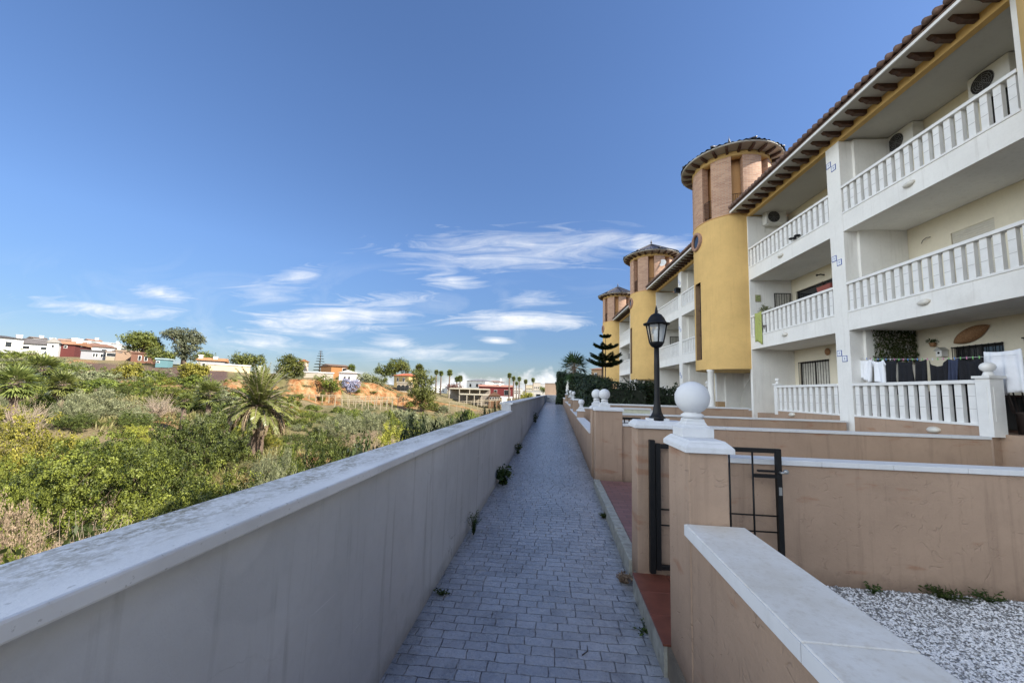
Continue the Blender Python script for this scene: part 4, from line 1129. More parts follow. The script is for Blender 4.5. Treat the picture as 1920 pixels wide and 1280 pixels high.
for i, (a, b, L, mt, lb, ct, sl) in enumerate(specs):
    z = min(lz(a), lz(b))-.01; cloth('t_shirt' if sl else 'garment', a, b, z-L, z, LX+.0, mt, lb, ct, i+3, sleeves=sl, taper=.12 if i % 2 else -.1, wave=.03 if sl else .055, skew=(.03, -.02, .02, -.03)[i % 4], scoop=.26 if 'scooped' in lb else (.05, .1)[i % 2])
cloth('bed_sheet', -9.97, -9.36, 2.12, 2.98, LX+.08, CLOTHW, 'large white sheet hanging at the right end of the washing line', 'sheet', 40, .05, .15)
for j, (s0, s1, h, lb) in enumerate(((-7.7, -6.95, .8, 'dark covered furniture in the terrace shade behind the laundry, left one'), (-9.4, -8.0, .72, 'long dark bench under the barred terrace window'))):
    t_ = thing('storage_bench', lb, 'bench', BP(1.15, (s0+s1)/2, 1.36), TH); w_ = (s1-s0)/2
    MB().box(-.28, .28, -w_, w_, .06, h).build('body', simple('dark_cover_%d' % j, (.03, .028, .026), .8), t_, bevel=.02)
    MB().box(-.31, .31, -w_-.03, w_+.03, h, h+.04).build('lid', WOOD, t_, bevel=.008)
    for a in (-.22, .22): MB().box(a-.03, a+.03, -w_+.05, w_-.05, 0, .06).build('foot', WOOD, t_)
PEG = [simple('peg_blue', (.1, .25, .6), .4), simple('peg_green', (.2, .55, .15), .4), simple('peg_white', (.7, .7, .75), .4), simple('peg_pink', (.6, .2, .35), .4)]
q = random.Random(5)
for i in range(26):
    s = -6.48-i*.115; z = lz(s); m = MB(); m.box(-.006, .006, -.005, .005, -.035, .02)
    tag(m.build('clothes_peg', PEG[q.randrange(4)], None, BP(LX-.004, s, z), TH), 'small plastic clothes peg clipped on the washing line', 'peg', 'clothes pegs on the washing line')
# ivy trellis on the partition
rs = np.random.RandomState(3); n = 1150
cen = np.stack([.5+1.12*rs.random(n), -6.62-.06*rs.random(n), 3.0+.86*rs.random(n)], 1)
nr = unit(np.array([[0, -1, .2]])+.5*rs.normal(size=(n, 3))); tt, ww = leaf_dirs(rs, nr); s_ = .03+.03*rs.random(n)
tr = thing('ivy_trellis', 'artificial ivy trellis panel fixed on the terrace side wall behind the laundry', 'trellis', ORG, TH)
leaf_obj('leaves', cen, tt, ww, s_, s_*.9, rs.random(n), L_WEED, tr)
m = MB()
for k in range(14): x = .5+.085*k; m.tube([(x, -6.6, 2.95), (x+.3 if x < 1.3 else 1.62, -6.6, 3.9)], .008, 4); m.tube([(x, -6.605, 3.9), (x+.3 if x < 1.3 else 1.62, -6.605, 2.95)], .008, 4)
m.build('lattice', simple('lattice_wood', (.2, .16, .11), .8), tr)
# wall pieces of the right terrace
m = MB(); n = 22
vs = []; prof = []
for i in range(15):
    u = -1+2*i/14; w = .185*(1-abs(u)**2.2)+.004; vs_ = []
    for k in range(11):
        a = math.pi*k/10; vs.append((-.14*math.sin(a)*(1-abs(u)**3), u*.43, .88*w*math.cos(a)))
m._add(vs, [(i*11+k, i*11+k+1, (i+1)*11+k+1, (i+1)*11+k) for i in range(14) for k in range(10)], 0, True)
o = m.build('wicker_basket', WICKER, None, BP(1.63, -7.95, 3.57), TH); o.rotation_euler = (R(-22), 0, TH)
tag(o, 'long boat shaped wicker basket hung on the cream terrace wall', 'basket')
t_ = thing('bird_house', 'little white bird house hanging on the terrace wall left of the boat basket', 'bird house', BP(1.56, -7.33, 3.1), TH)
m = MB(); m.box(-.08, .08, -.07, .07, 0, .16); m.build('box', BALW, t_)
m = MB(); m.extrude([(-.11, -.1, .15), (-.11, 0, .24), (-.11, .1, .15)], (.2, 0, 0)); m.build('roof', simple('zinc', (.4, .4, .38), .4), t_)
m = MB(); m._add([(-.082, .03*math.cos(R(30*i)), .09+.03*math.sin(R(30*i))) for i in range(12)], [tuple(range(12))]); m.build('hole', BLACK, t_)
t_ = thing('hanging_plant', 'small green plant in a wall pot above the bird house', 'plant', BP(1.58, -7.1, 3.38), TH)
m = MB(); m.lathe(0, 0, [(.05, 0), (.075, .1)], 12); m.build('pot', WICKER, t_)
crown('leaves', 6, [(0, 0, .15, .11, .11, .08)], 16, 16, .05, .035, L_WEED, t_)
m = MB(); m.ball((0, 0, .0), .11, 14, 10, sz=.8, sx=.6); m.tube([(0, -.09, .05), (0, -.06, .15), (0, 0, .19), (0, .06, .15), (0, .09, .05)], .012, 6)
tag(m.build('wicker_bag', WICKER, None, BP(1.58, -8.82, 2.78), TH), 'round wicker handbag hanging on the wall at the right edge', 'basket')
m = MB(); q = random.Random(3)
for k in range(9):
    y = -.24+.06*k; m.tube([(0, y, 0), (.01, y+.03*q.uniform(-1, 1), -.2-.12*q.random()), (0, y+.05*q.uniform(-1, 1), -.38-.2*q.random())], .01, 5)
m.tube([(0, -.28, 0), (0, .28, 0)], .015, 6)
tag(m.build('wall_hanging', simple('dark_rope', (.05, .04, .035), .9), None, BP(1.6, -9.2, 3.35), TH), 'dark fringed wall hanging at the right picture edge', 'hanging')
# ground terrace clutter in the dark
t_ = thing('terrace_table', 'dark wooden table in the shadow beside the white post', 'table', BP(.9, -10.15, 1.36), TH)
MB().box(-.4, .4, -.35, .35, .68, .72).build('table_top', WOOD, t_)
for a in (-.35, .35):
    for b in (-.3, .3): MB().box(a-.025, a+.025, b-.025, b+.025, 0, .68).build('leg', WOOD, t_)
t_ = thing('wicker_chair', 'dark round backed wicker chair under the white sheet', 'chair', BP(.75, -9.75, 1.36), TH)
m = MB(); m.lathe(0, 0, [(.24, .0), (.26, .38), (.3, .42), (.05, .44)], 18); m.build('seat', simple('dark_wicker', (.05, .035, .03), .7), t_)
m = MB()
for k in range(7): a = R(-70+23*k)+math.pi/2; m.tube([(.28*math.cos(a), .28*math.sin(a), .4), (.36*math.cos(a), .36*math.sin(a), .8+.12*math.cos(R(-70+23*k)))], .012, 5)
m.tube([(.36*math.cos(R(-70+10*k)+math.pi/2), .36*math.sin(R(-70+10*k)+math.pi/2), .8+.12*math.cos(R(-70+10*k))) for k in range(15)], .018, 6); m.build('backrest', MATS['dark_wicker'], t_)
m = MB(); m.lathe(0, 0, [(.1, 0), (.14, .22), (.15, .24), (.02, .24)], 16)
tag(m.build('plant_pot', TERRA, None, BP(.4, -6.64, 1.365), TH), 'red plant pot on the terrace floor beside the building column', 'pot')
# middle left balcony: towel, planter, plants
cloth('towel', -2.44, -1.98, 4.1, 5.3, -.035, TOWEL, 'yellow green towel hanging over the left middle balcony rail', 'towel', 51, .012)
t_ = thing('window_box', 'red plastic planter box on the left middle balcony rail near the column', 'planter', BP(.06, -5.66, 5.25), TH)
m = MB(); m.frustum(0, 0, 0, .15, .07, .26, .09, .28); m.build('box', TERRA, t_)
crown('leaves', 8, [(0, -.1, .2, .06, .15, .06), (0, .15, .2, .05, .08, .1)], 12, 10, .05, .03, L_RED, t_)
t_ = thing('potted_plant', 'leggy green potted plant on the left middle balcony beside the towel', 'plant', BP(.12, -2.5, 4.43), TH)
m = MB(); m.lathe(0, 0, [(.09, 0), (.12, .3), (.02, .3)], 14); m.build('pot', MATS['dark_wicker'], t_)
crown('leaves', 9, [(0, 0, .95, .16, .3, .2), (0, .25, .9, .1, .15, .15)], 30, 14, .08, .06, L_OLIVE, t_, stems=(stems_mb(4, 7, .3, .9, .01), BARK))
m = MB(); q = random.Random(9)
for k in range(5): m.ball((q.uniform(-.03, .03), -.16+.08*k, .03*math.sin(2.2*k)), .07, 9, 6, sz=.6)
tag(m.build('dark_rag', CLOTHD, None, BP(-.05, -4.55, 7.38), TH), 'dark rag hanging through the left top balcony balusters', 'rag')
t_ = thing('picture_tile', 'small framed picture on the white column left of the towel', 'picture', BP(.3, -1.66, 6.0), TH)
MB().box(-.11, .11, -.02, -.004, -.14, .14).build('frame', simple('picture_frame', (.35, .3, .2), .5), t_)
MB().box(-.09, .09, -.025, -.0205, -.12, .12).build('print', simple('picture_print', (.25, .28, .12), .5, var=.6, scale=25), t_)
for (s, z, lb) in ((-3.44, 3.64, 'shell shaped wall ornament above the ground floor window'), (-7.1, 6.24, 'bent cable sticking out of the cream wall of the right middle balcony'), (-3.45, 6.44, 'dark hook lamp on the wall of the left middle balcony')):
    m = MB()
    if 'shell' in lb: m.ball((-.03, 0, 0), .12, 14, 8, sz=1.1, sx=.4); mt = WICKER; nm = 'wall_ornament'
    elif 'cable' in lb: m.tube([(0, -.1, .06), (-.05, -.04, .06), (-.08, .03, .01), (-.08, .07, -.06)], .012, 6); mt = simple('grey_cable', (.25, .22, .18), .6); nm = 'cable'
    else: m.tube([(0, 0, 0), (-.12, .02, .02), (-.2, .05, .0)], .025, 7); m.ball((-.22, .05, 0), .04, 8, 6); mt = BLACK; nm = 'wall_lamp'
    tag(m.build(nm, mt, None, BP(1.645, s, z), TH), lb, nm.replace('_', ' '))
# lanterns and dish on the second building, satellite dish on the second tower
for s, z, lb in ((12.2-6.3, 8.35, 'dark box lantern on the column of the second building, upper storey'), (12.2-10.75, 6.45, 'dark box lantern at the corner of the second building beside the nearest tower'), (12.2-1.55, 6.6, 'dark box lantern beside the middle tower on the second building')):
    m = MB(); m.box(-.3, -.02, -.14, .14, -.13, .13); m.box(-.02, .01, -.05, .05, -.06, .06); m.frustum(-.16, 0, .13, .2, .16, .16, .05, .05)
    tag(m.build('wall_lantern', BLACK, None, BP(0, s, z), TH), lb, 'lantern')
t_ = thing('satellite_dish', 'white satellite dish on the brick belfry of the middle tower', 'dish', Vector((7.74, 28.68, 11.7)), R(62))
m = MB(); m._add([(0, 0, 0)]+[(-.07, .27*math.cos(R(18*i)), .27*math.sin(R(18*i))) for i in range(20)], [(0, 1+(i+1) % 20, 1+i) for i in range(20)], 0, True); do = m.build('dish', BALW, t_)
do.rotation_euler = (0, R(10), 0); m = MB(); m.tube([(0, 0, 0), (.2, 0, 0), (.45, .1, -.1)], .02, 6); m.tube([(0, 0, 0), (-.25, -.12, -.05)], .012, 5); m.build('arm', ACW, t_)

# ------------------------------------------------------------------ palms
def frond_leaflets(rs, origin, az, elev, L, droop, n=30, ll=.42, lw=.035, stiff=.6):
    """feather frond: arching rachis with two rows of leaflets"""
    pts = []; d = np.array([math.cos(az)*math.cos(elev), math.sin(az)*math.cos(elev), math.sin(elev)]); p = np.array(origin, float)
    K = 10
    for k in range(K+1):
        pts.append(p.copy()); p = p+d*L/K; d = d+np.array([0, 0, -droop/K*(.4+1.2*k/K)]); d /= np.linalg.norm(d)
    pts = np.array(pts); side = np.array([-math.sin(az), math.cos(az), 0]); cen = []; tn = []; wd = []; ln = []
    for k in range(n):
        f = .14+.86*k/(n-1); i = min(K-1, int(f*K)); b = pts[i]+(pts[i+1]-pts[i])*(f*K-i); t = pts[i+1]-pts[i]; t /= np.linalg.norm(t)
        up = np.cross(t, side); l = ll*(math.sin(math.pi*min(1, f*.9+.12))**.5)*(.85+.3*rs.random())
        for s in (-1, 1):
            v = t*(.55+.35*f)+side*s*.8+up*(-.0)+np.array([0, 0, stiff*.3-.45*rs.random()]); v /= np.linalg.norm(v)
            cen.append(b+v*l*.5); tn.append(v); w = np.cross(v, up+.3*rs.normal(size=3)); wd.append(w/np.linalg.norm(w)); ln.append(l)
    return pts, np.array(cen), np.array(tn), np.array(wd), np.array(ln)
def feather_palm(label, base, th, L, nf, seed, trunk_r=.35, skirt=True, mat=None, ll=.42, lw=.04, group=None, mesh_name='feather_palm'):
    t = thing(mesh_name, label, 'palm', base, 0, group); rs = np.random.RandomState(seed)
    m = MB(); prof = []; nz = 16
    for i in range(nz+1):
        z = -.4+(th+.4)*i/nz; prof.append((trunk_r*(1.15-.25*i/nz+.06*(i % 2)), z))
    m.lathe(0, 0, prof+[(.05, th+.15)], 12); m.build('trunk', BARK, t)
    C_, T_, W_, N_, tint = [], [], [], [], []; ex = MB()
    for k in range(nf):
        f = k/nf; az = k*2.39996+rs.normal()*.15; el = R(86-105*f**.9)+rs.normal()*.08
        l = L*(.82+.3*rs.random()); pts, c, tt, w, ln = frond_leaflets(rs, (0, 0, th), az, el, l, .85+.8*f, 46, ll, lw, .35)
        C_.append(c); T_.append(tt); W_.append(w); N_.append(ln); tint.append(np.full(len(c), .3+.5*rs.random()))
        ex.tube(pts[::2], [.035, .03, .024, .018, .012, .006][:len(pts[::2])], 4)
    ln = np.concatenate(N_)
    leaf_obj('fronds', np.concatenate(C_), np.concatenate(T_), np.concatenate(W_), ln, np.full(len(ln), lw), np.concatenate(tint)+.1*rs.normal(size=len(ln)), [mat or L_PALM, TWIG], t, ex)
    if skirt:
        C_, T_, W_, N_ = [], [], [], []; ex = MB()
        for k in range(50):
            az = rs.random()*6.283; z0 = th-.05-rs.random()*.5; r0 = trunk_r*.8
            pts, c, tt, w, ln = frond_leaflets(rs, (r0*math.cos(az), r0*math.sin(az), z0), az, R(15-35*rs.random()), L*(.6+.3*rs.random()), 3.6, 26, ll*.75, lw)
            C_.append(c); T_.append(tt*.6+np.array([0, 0, -.5])); W_.append(w); N_.append(ln); ex.tube(pts[::2], .02, 4)
        ln = np.concatenate(N_); T2 = unit(np.concatenate(T_))
        leaf_obj('dead_fronds', np.concatenate(C_), T2, np.concatenate(W_), ln, np.full(len(ln), lw*.9), rs.random(len(ln)), [L_DEADP, DEADPALM], t, ex)
    return t
def fan_leaves(rs, origin, n, L, fan, droop=.3, lo=-40, hi=85, seg=15):
    C_, T_, W_, N_, tint = [], [], [], [], []; ex = MB()
    for k in range(n):
        f = k/max(1, n-1); az = k*2.39996+rs.normal()*.2; el = R(hi-(hi-lo)*f)+rs.normal()*.1
        d = np.array([math.cos(az)*math.cos(el), math.sin(az)*math.cos(el), math.sin(el)]); o = np.array(origin, float)
        tip = o+d*L+np.array([0, 0, -droop*L*.3]); ex.tube([o, (o+tip)/2+np.array([0, 0, .04*L]), tip], .018, 4)
        s = np.array([-math.sin(az), math.cos(az), 0]); nrm = np.cross(d, s); tv = rs.random()*.5+.25
        for j in range(seg):
            a = R(-105+210*j/(seg-1)); v = d*math.cos(a)+s*math.sin(a)+nrm*(.12*rs.normal())+np.array([0, 0, -.18-droop*.5*rs.random()]); v /= np.linalg.norm(v)
            l = fan*(.75+.35*math.cos(a*.6))*(.9+.2*rs.random()); C_.append(tip+v*l*.5); T_.append(v)
            w = np.cross(v, nrm); w /= np.linalg.norm(w)+1e-9; W_.append(w); N_.append(l); tint.append(tv+.1*rs.normal())
    return np.array(C_), np.array(T_), np.array(W_), np.array(N_), np.array(tint), ex
def fan_palm(label, base, th, L, fan, n, seed, trunk_r=.16, mat=None, skirt=False, group=None, lo=-40, name='fan_palm', lw=.16):
    t = thing(name, label, 'palm', base, 0, group); rs = np.random.RandomState(seed)
    m = MB(); m.lathe(0, 0, [(trunk_r*1.25, -.5), (trunk_r, th*.3), (trunk_r*.85, th), (.03, th+.1)], 9); m.build('trunk', BARK, t)
    c, tt, w, ln, tn, ex = fan_leaves(rs, (0, 0, th), n, L, fan, lo=lo)
    leaf_obj('fronds', c, tt, w, ln, ln*lw, tn, [mat or L_PALM, TWIG], t, ex)
    if skirt:
        c, tt, w, ln, tn, ex = fan_leaves(rs, (0, 0, th-.15), 18, L*.6, fan*.8, 1.2, -85, -50)
        leaf_obj('dead_fronds', c, tt, w, ln, ln*.13, tn, [L_DRY, DEADPALM], t, ex)
    return t
def px2m(px, p): return px*depth(p)/F_
pb = GP(487, 33)
feather_palm('big shaggy date palm with brown skirt of dead fronds, standing in the ravine', pb, P(487, 762, 33)[2]-pb.z, 3.15, 74, 5, .5, lw=.07, ll=.5)

# ------------------------------------------------------------------ trees traced to their real size at their distance
def tree(name, label, cat, d, base, lumps, mat, leaf, nclump, per, clump_r, seed, trunk_r=.25, aspect=.5, group=None, limbs=True, up=.3):
    """base (x,y) and crown ellipsoids (x,y,rx,ry) in image units, set at distance d"""
    bp = P(base[0], base[1], d); gz = ground_z(bp[0], bp[1]); o = Vector((bp[0], bp[1], min(bp[2], gz)-.2 if abs(gz-bp[2]) < 3 else bp[2]-.3))
    t = thing(name, label, cat, o, 0, group); L = []
    q = random.Random(seed)
    for (x, y, rx, ry) in lumps:
        dd = d+q.uniform(-.35, .35)*px2m(rx, bp); c = P(x, y, dd); r1, r2 = px2m(rx, c), px2m(ry, c)
        L.append((c[0]-o.x, c[1]-o.y, c[2]-o.z, r1, r1*.9, r2))
    cx, cy, cz = np.mean([l[0] for l in L]), np.mean([l[1] for l in L]), np.mean([l[2] for l in L])
    m = MB(); lo_ = min(l[2]-l[5]*.3 for l in L); top = Vector((cx*.5, cy*.5, max(.4, (lo_+cz)/2)))
    m.tube([(0, 0, -.3), (top.x*.4, top.y*.4, top.z*.5), top], [trunk_r*1.2, trunk_r, trunk_r*.7], 8)
    if limbs:
        for l in L:
            c = Vector(l[:3]); mid = top+(c-top)*.5+Vector((q.uniform(-.3, .3), q.uniform(-.3, .3), .15)); m.tube([top, mid, c], [trunk_r*.55, trunk_r*.35, trunk_r*.12], 5)
    m.build('trunk', BARK, t)
    crown('crown', seed, L, nclump, per, clump_r, leaf, mat, t, aspect, up)
    return t
tree('pine_tree', 'rounded umbrella pine on the left ridge beside the eucalyptus', 'pine tree', 100, (264, 668), [(255, 636, 20, 11), (272, 634, 17, 10), (285, 645, 14, 8), (248, 652, 10, 6), (293, 654, 9, 7), (278, 657, 10, 7)], L_PINE, .34, 260, 26, .75, 1, .35)
tree('eucalyptus_tree', 'tall airy eucalyptus with a grey green crown on the left ridge', 'eucalyptus', 98, (345, 672), [(330, 628, 17, 12), (355, 630, 20, 13), (370, 640, 12, 11), (348, 650, 18, 12), (340, 664, 12, 8), (314, 625, 7, 6), (366, 654, 9, 7), (357, 668, 9, 6)], L_EUC, .34, 300, 22, .62, 2, .4)
tree('round_tree', 'dark round leafy tree behind the yellow walled house, left of the big palm', 'tree', 100, (460, 694), [(448, 672, 14, 8), (466, 674, 15, 9), (484, 676, 12, 9), (455, 684, 14, 7)], L_PINE, .33, 170, 24, .7, 3)
tree('pine_tree', 'bright green pine right behind the shaggy palm crown', 'pine tree', 84, (548, 712), [(540, 676, 17, 9), (556, 684, 17, 11), (530, 690, 14, 9), (562, 697, 12, 9), (545, 700, 18, 8)], L_PINE, .3, 240, 26, .65, 4, .3)
tree('pine_tree', 'umbrella pine with a domed crown behind the yellow tower house', 'pine tree', 108, (742, 722), [(748, 684, 20, 11), (735, 690, 14, 8), (758, 692, 12, 7), (716, 694, 14, 8), (728, 700, 12, 6)], L_PINE, .36, 240, 26, .78, 5, .35)
tree('conifer_tree', 'large conical conifer standing right of the yellow tower house', 'conifer', 78, (792, 772), [(788, 700, 18, 9), (795, 712, 22, 11), (782, 718, 16, 10), (790, 732, 26, 12), (800, 742, 20, 12), (778, 738, 14, 10), (792, 755, 20, 10)], L_PINE, .28, 360, 26, .6, 6, .35)
tree('shrub_tree', 'grey green shrubby tree beside the orange villa', 'tree', 92, (684, 722), [(678, 708, 10, 7), (690, 706, 10, 7), (686, 716, 12, 6)], L_OLIVE, .28, 90, 22, .55, 7, .15)
tree('shrub_tree', 'dark green shrub tree on top of the clay cliff, left of the pale blue bush', 'tree', 78, (622, 738), [(612, 714, 12, 10), (624, 722, 14, 12), (630, 734, 9, 7)], L_GREEN, .24, 110, 26, .5, 8, .15)
tree('shrub_tree', 'low green tree between the umbrella pine and the pale blue bush', 'tree', 95, (710, 724), [(702, 712, 14, 7), (716, 714, 10, 6)], L_PINE, .28, 80, 24, .55, 9, .15)
tree('shrub_tree', 'yellow green tree in front of the turquoise shed on the left slope', 'tree', 70, (365, 710), [(356, 690, 16, 10), (374, 693, 14, 10), (362, 702, 20, 8)], L_YEL, .24, 150, 26, .5, 10, .18)
tree('shrub_tree', 'yellow green shrub tree under the grey house on the left slope', 'tree', 70, (245, 708), [(237, 692, 14, 9), (252, 694, 12, 9), (240, 702, 18, 7)], L_YEL, .24, 130, 26, .5, 11, .18)
tree('shrub_tree', 'green tree between the umbrella pine and the eucalyptus', 'tree', 92, (300, 676), [(296, 664, 16, 8), (312, 668, 12, 7)], L_PINE, .3, 120, 24, .6, 12, .2)
tree('bushy_tree', 'pale blue grey bushy tree on the edge of the clay cliff', 'bush', 80, (657, 738), [(650, 719, 11, 9), (664, 720, 11, 9), (657, 728, 10, 7)], L_BLUE, .22, 150, 26, .4, 13, .12)
tree('bushy_tree', 'dark red bougainvillea bush left of the white villa', 'bush', 120, (852, 736), [(846, 725, 10, 6), (858, 726, 9, 6)], L_RED, .3, 60, 22, .6, 14, .12)
tree('bushy_tree', 'grey drooping bush climbing the slope left of the stone arch wall', 'bush', 92, (715, 742), [(712, 724, 8, 9), (724, 728, 8, 9), (718, 736, 8, 7)], L_OLIVE, .26, 80, 22, .5, 15, .12)
tree('shrub_tree', 'dark green tree behind the orange roofed bungalow', 'tree', 115, (384, 682), [(382, 666, 8, 5), (392, 669, 6, 4), (372, 670, 7, 5)], L_PINE, .36, 60, 22, .7, 16, .15)
tree('bushy_tree', 'yellow bush near the far end of the boundary wall', 'bush', 95, (988, 748), [(982, 742, 6, 5), (992, 741, 7, 5)], L_YEL, .28, 50, 22, .5, 17, .1)
tree('bushy_tree', 'green bush beside the far white garage', 'bush', 120, (1018, 735), [(1016, 730, 5, 5), (1022, 731, 4, 4)], L_GREEN, .3, 40, 20, .5, 18, .1)
def norfolk(label, base, H, tiers, rad, seed, trunk_r=.07, mat=L_DARK, upw=.35, needle=.05, nb=7):
    t = thing('norfolk_pine', label, 'conifer', base); rs = np.random.RandomState(seed)
    m = MB(); m.tube([(0, 0, -.3), (0, 0, H)], [trunk_r, trunk_r*.25], 8); ex = MB(); C_, T_, W_, N_ = [], [], [], []
    for z, r in tiers:
        for k in range(nb):
            az = 2*math.pi*(k+.3*rs.random())/nb; K = 16; l = r*rad*(.9+.2*rs.random())
            d = np.array([math.cos(az), math.sin(az), 0]); s = np.array([-math.sin(az), math.cos(az), 0]); pts = []
            for j in range(K+1):
                f = j/K; pts.append(d*l*f+np.array([0, 0, z+upw*l*f**1.1-.02*l*math.sin(3*f)]))
            ex.tube(pts[::4], [.02, .016, .012, .008, .004], 4)
            for j in range(2, K+1):
                f = j/K; b = pts[j]; wl = l*.4*math.sin(math.pi*min(1, .25+.72*f))
                for q_ in range(7):
                    for sg in (-1, 1):
                        v = d*.75+s*sg*(.55+.5*rs.random())+np.array([0, 0, .25*rs.random()]); v /= np.linalg.norm(v); L_ = wl*(.6+.6*rs.random())
                        C_.append(b+v*L_*.5+rs.normal(size=3)*.015); T_.append(v); w = np.cross(v, [0, 0, 1])+.5*rs.normal(size=3); W_.append(w/np.linalg.norm(w)); N_.append(L_)
    m.build('trunk', BARK, t); ln = np.array(N_)
    leaf_obj('branches', np.array(C_), np.array(T_), np.array(W_), ln, np.full(len(ln), needle), .4+.25*rs.normal(size=len(ln)), [mat, BARK], t, ex); return t
nb_ = P(598, 706, 108)
norfolk('slender far norfolk pine with open tiers beside the orange villa', Vector(nb_), px2m(50, nb_), [(px2m(50*f, nb_), 1-.8*f) for f in (.25, .36, .47, .58, .68, .78, .87, .95)], px2m(15, nb_), 3, .2, L_PINE, -.05, .1, 6)

# ------------------------------------------------------------------ houses beyond the ravine
HM = {}
def hm(c, v=.06):
    k = tuple(round(x, 3) for x in c)
    if k not in HM: HM[k] = plaster('house_render_%d' % len(HM), c, sc3(c, .6), .15, .15, 20, streak=False, var=v)
    return HM[k]
W_ = (.78, .77, .73)
def far_roof(col): return hm(sc3(col, .7), .25)
def house(name, label, x0, x1, yt, yb, d, wall, roof=('flat', None, 0), depth_m=7.0, yaw=0.0, wins=(), chim=(), cat='house', extra=None, down=2.5):
    xc = (x0+x1)/2; b = P(xc, yb, d); sc_ = depth(b)/F_; w = (x1-x0)*sc_; h = (yb-yt)*sc_
    az = math.atan2(b[0], b[1]); wall = tuple(x*(.62 if max(wall) < .7 else .8) for x in wall); t = thing(name, label, cat, Vector(b), -az+yaw, 'houses beyond the ravine')
    m = MB(); m.box(-w/2, w/2, 0, depth_m, -down, h); m.build('wall', hm(wall), t)
    kind, rc, rh = roof; rh = rh*sc_
    if kind == 'gable':
        m = MB(); o = .3; m.extrude([(-w/2-o, -o, h-.0), (-w/2-o, depth_m/2, h+rh), (-w/2-o, depth_m+o, h)], (w+2*o, 0, 0)); rf = m.build('roof', far_roof(rc), t)
    elif kind == 'gablef':
        m = MB(); o = .25; m.extrude([(-w/2-o, -o, h), (0, -o, h+rh), (w/2+o, -o, h)], (0, depth_m+2*o, 0)); rf = m.build('roof', far_roof(rc), t)
    elif kind == 'hip':
        m = MB(); o = .35; hw, hd = w/2+o, depth_m+o; k = min(w*.35, depth_m*.45)
        m._add([(-hw, -o, h), (hw, -o, h), (hw, hd, h), (-hw, hd, h), (-hw+k, depth_m/2, h+rh), (hw-k, depth_m/2, h+rh)], [(0, 1, 5, 4), (1, 2, 5), (2, 3, 4, 5), (3, 0, 4), (3, 2, 1, 0)]); rf = m.build('roof', far_roof(rc), t)
    else:
        m = MB(); m.box(-w/2-.12, w/2+.12, -.12, depth_m+.12, h, h+.25); rf = m.build('roof', far_roof(rc or W_), t)
    for (fx, ch) in chim:
        m = MB(); x = -w/2+w*fx; m.box(x-.35, x+.35, depth_m*.3, depth_m*.3+.7, h-.2, h+rh+ch*sc_); m.box(x-.42, x+.42, depth_m*.3-.07, depth_m*.3+.77, h+rh+ch*sc_, h+rh+ch*sc_+.15); m.build('chimney', hm(W_), rf)
    for (a, b_, c, e) in wins:   # fractions of the facade
        X0, X1, Z0, Z1_ = -w/2+w*a, -w/2+w*b_, h*c, h*e
        m = MB(); m.box(X0-.06, X1+.06, -.05, -.002, Z0-.06, Z1_+.06); f = m.build('window', hm(W_), t)
        m = MB(); m.box(X0, X1, -.07, -.052, Z0, Z1_); m.build('pane', GLASS, f)
    if extra: extra(t, w, h, sc_)
    return t
TERR = (.46, .2, .1)
house('white_house', 'white house with dark grey roof edge at the left picture edge', -30, 25, 632, 656, 118, W_, ('hip', (.1, .09, .09), 6), 8, .15, [(.2, .4, .35, .7), (.62, .75, .3, .7)], [(.97, 2)])
house('white_house', 'white house with a grey roof and gable, second from the left edge', 46, 92, 645, 657, 122, W_, ('gable', (.17, .15, .14), 12), 8, -.2, [(.1, .3, .2, .6), (.6, .75, .2, .6)], [(.78, 2)])
house('white_house', 'white gabled house wing left of the red house', 91, 105, 642, 657, 114, W_, ('gablef', (.4, .38, .35), 9), 7, -.1, [(.4, .6, .4, .7)])
house('red_house', 'dark red house with orange pink roof on the left ridge', 106, 134, 645, 655, 117, (.19, .055, .05), ('gable', (.5, .25, .14), 8), 7, -.35, [(.5, .62, .3, .7)], [(.9, 1)])
house('white_house', 'small white house right of the red house on the left ridge', 139, 159, 641, 656, 124, W_, ('flat', W_, 0), 7, 0, [(.15, .35, .35, .7), (.6, .8, .35, .7)], [(.3, 2)])
house('white_house', 'white bungalow with brown roof behind the long grey house', 161, 206, 650, 660, 128, W_, ('hip', (.28, .15, .1), 8), 8, 0, [(.2, .32, .2, .6), (.6, .75, .2, .6)])
house('white_house', 'low white houses block behind the pine on the left ridge', 206, 262, 650, 662, 150, W_, ('flat', (.6, .55, .5), 0), 8, .05, [(.1, .2, .2, .7), (.4, .5, .2, .7), (.7, .8, .2, .7)], [(.2, 2), (.6, 2)])
house('grey_house', 'long pale grey house with a row of small white framed windows', 160, 201, 659, 674, 100, (.5, .5, .52), ('flat', (.12, .12, .12), 0), 7, -.12, [(.38, .44, .35, .75), (.47, .53, .35, .75), (.62, .68, .35, .75), (.71, .77, .35, .75), (.85, .91, .35, .75)])
house('open_shed', 'open fronted shed between the grey house and the orange wall', 202, 222, 661, 674, 99, (.55, .45, .33), ('flat', (.3, .24, .2), 0), 6, 0, [(.05, .85, .45, .9)])
house('orange_house', 'plain orange rendered house side left of the brick hut', 222, 252, 659, 676, 99, (.46, .32, .22), ('flat', (.4, .3, .22), 0), 6, .1, [(.75, .9, .3, .7)])
house('brick_hut', 'brick brown hut under the umbrella pine on the left ridge', 251, 286, 663, 677, 96, (.3, .15, .1), ('flat', (.25, .13, .09), 0), 6, -.25, [(.3, .4, .1, .7), (.55, .65, .1, .7)])
house('turquoise_shed', 'small bright turquoise shed on the left slope', 294, 312, 674, 682, 88, (.2, .38, .4), ('flat', (.45, .58, .58), 0), 2.0, -.35, [(.1, .3, .3, .6)], cat='shed', down=.6)
